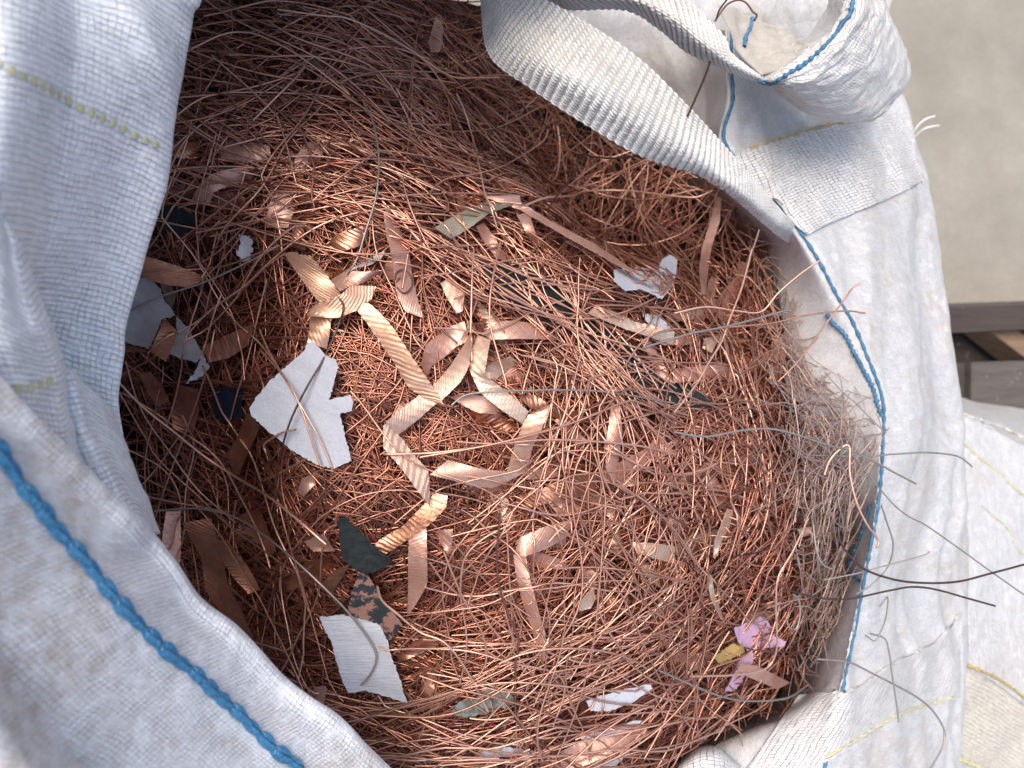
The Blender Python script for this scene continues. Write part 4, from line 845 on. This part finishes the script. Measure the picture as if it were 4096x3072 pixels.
top = Pw.pop(2); V, F = tubes(top, rng.uniform(.00044, .00072, len(top)), 4)
loose = link('loose_wires', mesh_np('loose_wires', V, F), M_cu_lit); tag(loose, 'loose copper wires sprung over the top of the heap, coloured paler as if lit', 'wire', kind='stuff')
Vs, Fs = [], []; base = 0
for k, p in enumerate(Pw):
    V, F = tubes(p, rng.uniform(.00040, .00070, len(p)), 4); Vs.append(V); Fs.append(F + base); base += len(V)
tangle = link('wire_tangle', mesh_np('wire_tangle', np.vstack(Vs), np.vstack(Fs)), M_cu)
tag(tangle, 'dense tangle of thin copper wires filling the white bag', 'wire', kind='stuff')
# the depths of the heap: a lumpy sheet under the wires, shade painted near-black
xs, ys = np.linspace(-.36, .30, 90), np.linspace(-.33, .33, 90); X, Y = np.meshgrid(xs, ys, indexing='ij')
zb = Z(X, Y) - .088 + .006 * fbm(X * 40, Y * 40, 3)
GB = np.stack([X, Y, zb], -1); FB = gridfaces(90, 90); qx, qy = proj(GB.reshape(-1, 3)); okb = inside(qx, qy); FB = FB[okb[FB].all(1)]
bed = link('gap_shade_bed', mesh_np('gap_shade_bed', GB.reshape(-1, 3), FB), M_core)
tag(bed, 'dark sheet under the loose copper wires, painted as deep shade', 'scrap heap', kind='stuff')
# wires picked out one by one
G_ = 'loose copper wires lying on top of the heap'
zones = [((1900, 300, 3000, 1200), 34, 'thin copper wire in the shadowed hollow below the white strap'),
         ((500, 0, 1900, 900), 42, 'thin copper wire sweeping across the upper left of the heap'),
         ((500, 1000, 1500, 2600), 34, 'thin copper wire crossing the dark gap beside the left flap'),
         ((1500, 900, 2700, 2000), 58, 'thin copper wire crossing the middle of the heap among the foil strips'),
         ((1300, 2000, 2700, 3050), 42, 'thin copper wire curving over the lower part of the heap'),
         ((2600, 1300, 3350, 2800), 36, 'thin curly copper wire near the right side of the heap')]
def wire_label(p):
    qx, qy = proj(p); m = len(p) // 2; ch = np.linalg.norm(p[-1] - p[0]); ln = np.linalg.norm(np.diff(p, axis=0), axis=1).sum()
    lm_ = sorted(LM, key=lambda l: (l[0][0] - qx[m]) ** 2 + (l[0][1] - qy[m]) ** 2)
    shape = 'straight' if ch / ln > .985 else 'slightly bent' if ch / ln > .94 else 'curved' if ch / ln > .8 else 'looping'
    a = math.degrees(math.atan2(-(qy[-1] - qy[0]), qx[-1] - qx[0])) % 180
    way = 'running level' if a < 20 or a > 160 else 'running upright' if 70 < a < 110 else 'rising rightwards' if a < 90 else 'falling rightwards'
    size = 'long' if ln > .14 else 'short' if ln < .09 else 'mid length'
    for l in lm_[:2]:
        dx, dy = qx[m] - l[0][0], qy[m] - l[0][1]; side = ('right of' if dx > 0 else 'left of') if abs(dx) > abs(dy) else ('below' if dy > 0 else 'above')
        if math.hypot(dx, dy) < 90: side = 'over'
        for t in (f'{shape} copper wire {way} {side} {l[1]}', f'{size} {shape} copper wire {way} {side} {l[1]}', f'{size} {shape} wire of dull copper {side} {l[1]}'):
            if t not in seen and len(t.split()) <= 16: seen[t] = 1; return t
    return f'{shape} copper wire {way} {side} {lm_[0][1]}'
for zn, cnt, lab in zones:
    pp = clear_of(wires(cnt * 3, .002, .007, K=28, lmin=.08, lmax=.22 if zn[0] < 2500 else .14, zone=zn, wave=.002), .4)[:cnt]
    pp = part_ways(pp, True)
    for p in pp:
        o = link('copper_wire', tube_mesh('copper_wire', p[None], rng.uniform(.00045, .00066), 6), M_cu_o)
        tag(o, wire_label(p), 'wire', G_)
# traced single wires: crop, points, height (offset above heap, or (start, end) absolute), radius, material, label
H_ = 'pile'
TW = [
('D', [(735,820),(900,990),(1100,1150),(1300,1310),(1500,1440),(1700,1560),(1850,1680),(2060,1860)], .018, .0010, 'o', 'thick pale wire slanting down from the left flap across the dark gap'),
('G', [(970,35),(1150,20),(1300,25),(1500,80),(1700,210),(1900,380),(2100,570),(2212,690),(2340,860),(2380,960),(2345,1060),(2280,1135)], .014, .0008, 'g', 'long grey wire arching over the lower white scrap'),
('B', [(240,640),(300,760),(330,900),(340,1050),(320,1250),(260,1450),(200,1640),(130,1735)], .012, .0007, 'g', 'grey green wire hanging straight down left of the centre'),
('B', [(830,590),(880,700),(940,900),(980,1080),(1010,1220),(1060,1350),(1090,1450)], .014, .0007, 'o', 'pale wire standing up at the edge of the shadowed hollow'),
('B', [(-300,60),(0,100),(120,110),(300,180),(500,290),(700,430),(820,490),(960,492),(1100,490)], .022, .0007, 'o', 'long wire bent level towards the fold of the white strap'),
('A', [(1170,330),(1400,220),(1560,205),(1700,250),(1900,360),(2212,600)], .014, .0007, 'o', 'arched copper wire near the top edge beside the flap'),
('A', [(1080,760),(1240,640),(1400,590),(1700,585),(2000,600),(2212,640)], .010, .0006, 'o', 'flat arching wire leaving the edge of the upper flap'),
('A', [(1900,440),(1880,480),(1760,600),(1640,720),(1600,760)], .014, .0007, 'o', 'short wire with a hooked tip in the upper left'),
('B', [(1410,820),(1380,890),(1250,980),(1100,1060),(950,1100),(800,1120),(720,1160),(660,1220)], .014, .0008, 'o', 'pale curved wire with raised tip right of the hollow edge'),
('C', [(-650,1330),(-590,1240),(-480,1100),(-435,975),(-390,985),(-240,1000),(-50,985),(50,992),(110,950),(200,810),(270,660),(340,500),(380,390)], (.57,.70), .0007, 'd', 'dark wire rising across the wide white strap'),
('B', [(1260,1300),(1400,1250),(1560,1240),(1650,1210),(1900,1205),(2212,1240),(2350,1245),(2450,1205)], .030, .0009, 'o', 'pale wavy wire spanning the hollow below the strap'),
('I', [(1050,50),(1040,180),(1080,280),(1200,400),(1400,470),(1600,490),(1800,480),(2000,430),(2300,350)], (.585,.60), .0009, 'd', 'long black wire bowing out over the far cloth to the right edge'),
('F', [(1100,1260),(1400,1620),(1600,1745),(1800,1885),(2000,2030),(2300,2240)], (.58,.60), .0006, 'g', 'straight thin dark wire slanting down to the right edge'),
('I', [(700,530),(900,580),(1100,590),(1350,540),(1500,515),(1650,530),(1850,585),(2030,635)], (.585,.60), .0008, 'd', 'dark wire ending in mid air over the far cloth'),
('F', [(930,60),(800,150),(660,270),(550,390),(400,385),(200,360),(0,400)], (.60,.585), .0007, 'o', 'kinked copper wire near the right end of the strap'),
('F', [(1180,210),(1130,240),(1050,350),(950,480),(850,620),(760,730),(660,830)], (.61,.58), .0007, 'o', 'straight copper wire crossing the blue seam of the rim'),
('F', [(490,0),(460,120),(420,260),(350,440),(300,580),(220,710),(140,850),(0,1030)], (.59,.615), .0009, 'o', 'long orange wire descending left on the right side of the heap'),
('F', [(750,390),(700,385),(500,440),(300,490),(100,530),(-200,620)], (.60,.61), .0008, 'g', 'greyish straight wire with bent tip right of the white scrap'),
('F', [(300,490),(600,465),(800,420),(960,395),(1100,385),(1210,400)], (.585,.59), .0007, 'o', 'reddish wire reaching over the pale inner cloth'),
('F', [(0,1150),(200,1180),(430,1140),(600,1130),(750,1160),(900,1210),(1000,1240),(1100,1260),(1250,1330),(1400,1410),(1530,1478)], (.61,.60), .0008, 'g', 'long grey wire running from heap over the blue seam'),
('F', [(760,1290),(940,1300),(1200,1305),(1400,1290),(1600,1280),(1780,1300),(1850,1340),(1885,1370)], (.575,.59), .0007, 'g', 'thin olive wire lying level over the outer cloth'),
('F', [(950,1420),(990,1320),(1080,1235),(1110,1250),(1110,1400),(1140,1550),(1180,1659),(1230,1750),(1270,1800),(1295,1850),(1280,1880)], (.60,.61), .0009, 'o', 'copper wire bent double in front of the blue seam'),
('F', [(950,770),(1050,880),(1150,970),(1230,1050),(1310,1130)], (.575,.585), .0006, 'g', 'thin grey wire lying diagonally inside the rim'),
('I', [(1310,0),(1350,120),(1385,250),(1350,390),(1250,500),(1150,560)], (.59,.58), .0006, 'g', 'grey wire curving outwards below the meeting of the blue seams'),
('I', [(1615,290),(1590,310),(1450,350),(1300,390),(1150,430),(950,470)], (.595,.58), .0006, 'g', 'grey wire with hooked tip on the outer cloth'),
('I', [(880,120),(900,280),(940,370),(1000,400),(1010,380)], (.585,.59), .0008, 'g', 'short pale hooked wire in front of the brown inner wall'),
('I', [(900,970),(1100,990),(1250,1060),(1500,1190),(1620,1280),(1690,1380),(1710,1450),(1690,1540),(1600,1700)], (.57,.59), .0008, 'g', 'long wire curling down to the bottom edge over the webbing'),
('I', [(1240,810),(1330,840),(1360,930),(1380,1080),(1410,1280),(1420,1370)], (.58,.585), .0007, 'g', 'grey wire bent straight down over the lower webbing'),
('I', [(1300,640),(1350,580),(1340,700),(1310,790),(1270,855),(1210,820)], (.585,.58), .0006, 'g', 'small sickle shaped grey wire over the far cloth'),
('I', [(750,560),(790,600),(795,700),(770,780),(730,770),(710,720)], (.59,.59), .0008, 'g', 'pale wire curled into an open ring at the lower right'),
('I', [(850,80),(750,290),(660,450),(645,600),(650,800),(650,900),(620,990),(560,1040),(400,1070),(100,1080)], .020, .0008, 'o', 'red brown wire looping down past the pink petal'),
('I', [(-100,1040),(150,1150),(350,1220),(550,1235),(730,1210),(850,1130)], .022, .0008, 'g', 'pale wire sagging below the pink petal'),
('H', [(750,290),(800,420),(860,560),(930,690),(990,800),(1015,900),(1015,1000),(970,1080)], .012, .0008, 'o', 'golden wire bowing down between the two lower strips'),
('H', [(1170,120),(1000,210),(890,320),(860,450),(860,600),(890,780),(890,950),(850,1130)], .011, .0007, 'o', 'brown wire shaped like a long bracket left of the angled strip'),
('H', [(1120,550),(1150,720),(1200,880),(1230,970)], .012, .0007, 'o', 'short upright wire touching the tail of the angled strip'),
('H', [(1100,1000),(1230,945),(1400,910),(1600,905),(1800,930),(1950,980),(2030,1030)], .012, .0008, 'o', 'pale wire arching below the angled strip'),
('H', [(330,510),(360,600),(450,680),(600,800),(760,870),(900,1050),(1030,1300)], .012, .0009, 'o', 'thick wire starting beside the blotched scrap'),
('H', [(340,880),(390,910),(600,905),(900,920),(1200,1000),(1400,1040),(1500,1100),(1510,1200),(1440,1400)], .010, .0007, 'o', 'wire running right from the edge of the lower white scrap'),
('H', [(370,1590),(520,1610),(620,1610),(800,1590),(1100,1600)], .008, .0008, 'o', 'wavy wire along the bottom edge beside the hem'),
('E', [(1110,-60),(1060,180),(1040,350),(1050,500),(1090,650),(1140,820),(1145,870)], .012, .0008, 'o', 'long wire curving down through the centre above the pink arch'),
('E', [(940,0),(930,150),(925,350),(920,540),(925,700)], .011, .0007, 'o', 'vertical wire above the tip of the twisted strip'),
('E', [(800,980),(880,920),(1000,900),(1200,890),(1500,885),(1800,900),(2212,970)], .010, .0007, 'g', 'level wire running right from the point of the golden strip'),
('E', [(370,1290),(700,1280),(1100,1225),(1400,1200),(1700,1210),(2000,1240),(2212,1290)], .012, .0008, 'o', 'long level wire over the hexagon of folded strips'),
('E', [(600,1310),(1000,1240),(1300,1170),(1600,1080),(1900,960),(2000,970),(2212,1060)], .014, .0008, 'o', 'wire rising right from the fold of the grey tipped strip'),
('E', [(440,210),(450,150),(490,125),(535,155),(550,225),(510,275),(470,265),(445,225),(470,180)], .006, .0006, 'd', 'small dark wire coil on the upper foil strip'),
('D', [(1680,1280),(1670,1230),(1720,1190),(1790,1150),(1875,1130)], .008, .0008, 'o', 'short hooked wire lying on the big white scrap'),
('D', [(2130,300),(2170,350),(2150,450),(2050,680),(1950,850),(1850,1050),(1790,1230),(1750,1400),(1750,1600)], .010, .0007, 'd', 'dark wire running down across the big white scrap'),
('D', [(1650,640),(1780,780),(1860,900),(1930,1070),(1980,1220),(2030,1360)], .009, .0007, 'o', 'curved wire crossing the big white scrap from upper left'),
('D', [(1400,280),(1360,380),(1310,550),(1280,680)], .012, .0007, 'o', 'short bright wire left of the big white scrap'),
('D', [(790,400),(1000,300),(1300,200),(1600,60),(1760,-30)], .014, .0007, 'g', 'wire crossing above the grey white plastic by the flap'),
('D', [(1640,500),(1700,640),(1820,840),(1950,1060),(2050,1250),(2120,1420)], .007, .0006, 'o', 'second long wire crossing the big white scrap'),
('C', [(410,135),(460,60),(500,20),(560,0),(610,20),(650,75),(675,95),(660,130)], (.64,.65), .0007, 'd', 'dark hooked wire caught at the top of the inner cloth'),
('C', [(420,120),(440,60),(500,-20)], (.64,.66), .0006, 'd', 'short dark wire end above the inner cloth'),
('C', [(690,1450),(665,1530),(640,1600),(620,1680)], (.56,.55), .0008, 'o', 'bright wire end pointing up below the strap'),
]
MM = dict(o=M_cu_o, g=M_cu_grey, d=M_cu_dark)
for cr, pts, h, rad, m, lab in TW:
    a = resample(px_(cr, pts), 48)
    if isinstance(h, tuple): c = P(a[:, 0], a[:, 1], np.linspace(h[0], h[1], 48))
    else: c = part_ways(onpile(a[:, 0], a[:, 1], h + .002 * np.sin(np.linspace(0, 5, 48)))[None], True)[0]
    o = link('copper_wire', tube_mesh('copper_wire', c[None], rad * .86, 8, ref=np.array([[0, 0, 1.]])), MM[m]); tag(o, lab, 'wire', 'separate wires picked out of the heap')
# fuzzy wire ends over the inner cloth on the right
fz = np.concatenate([wires(150, .0, .02, K=18, zone=(3180, 1300, 3440, 2750), curl=3, lmin=.03, lmax=.07, reject=.9), wires(100, .01, .04, K=18, zone=(3200, 1700, 3480, 2750), curl=2.6, lmin=.06, lmax=.12, reject=.95), wires(130, .004, .03, K=18, zone=(3080, 1050, 3330, 2000), curl=2.2, lmin=.05, lmax=.11, reject=.95)])
tag(link('wire_fringe', tube_mesh('wire_fringe', fz, rng.uniform(.0003, .0005, len(fz)), 4), M_cu_dusty), 'fringe of fine stray wires in front of the inner cloth', 'wire', kind='stuff')
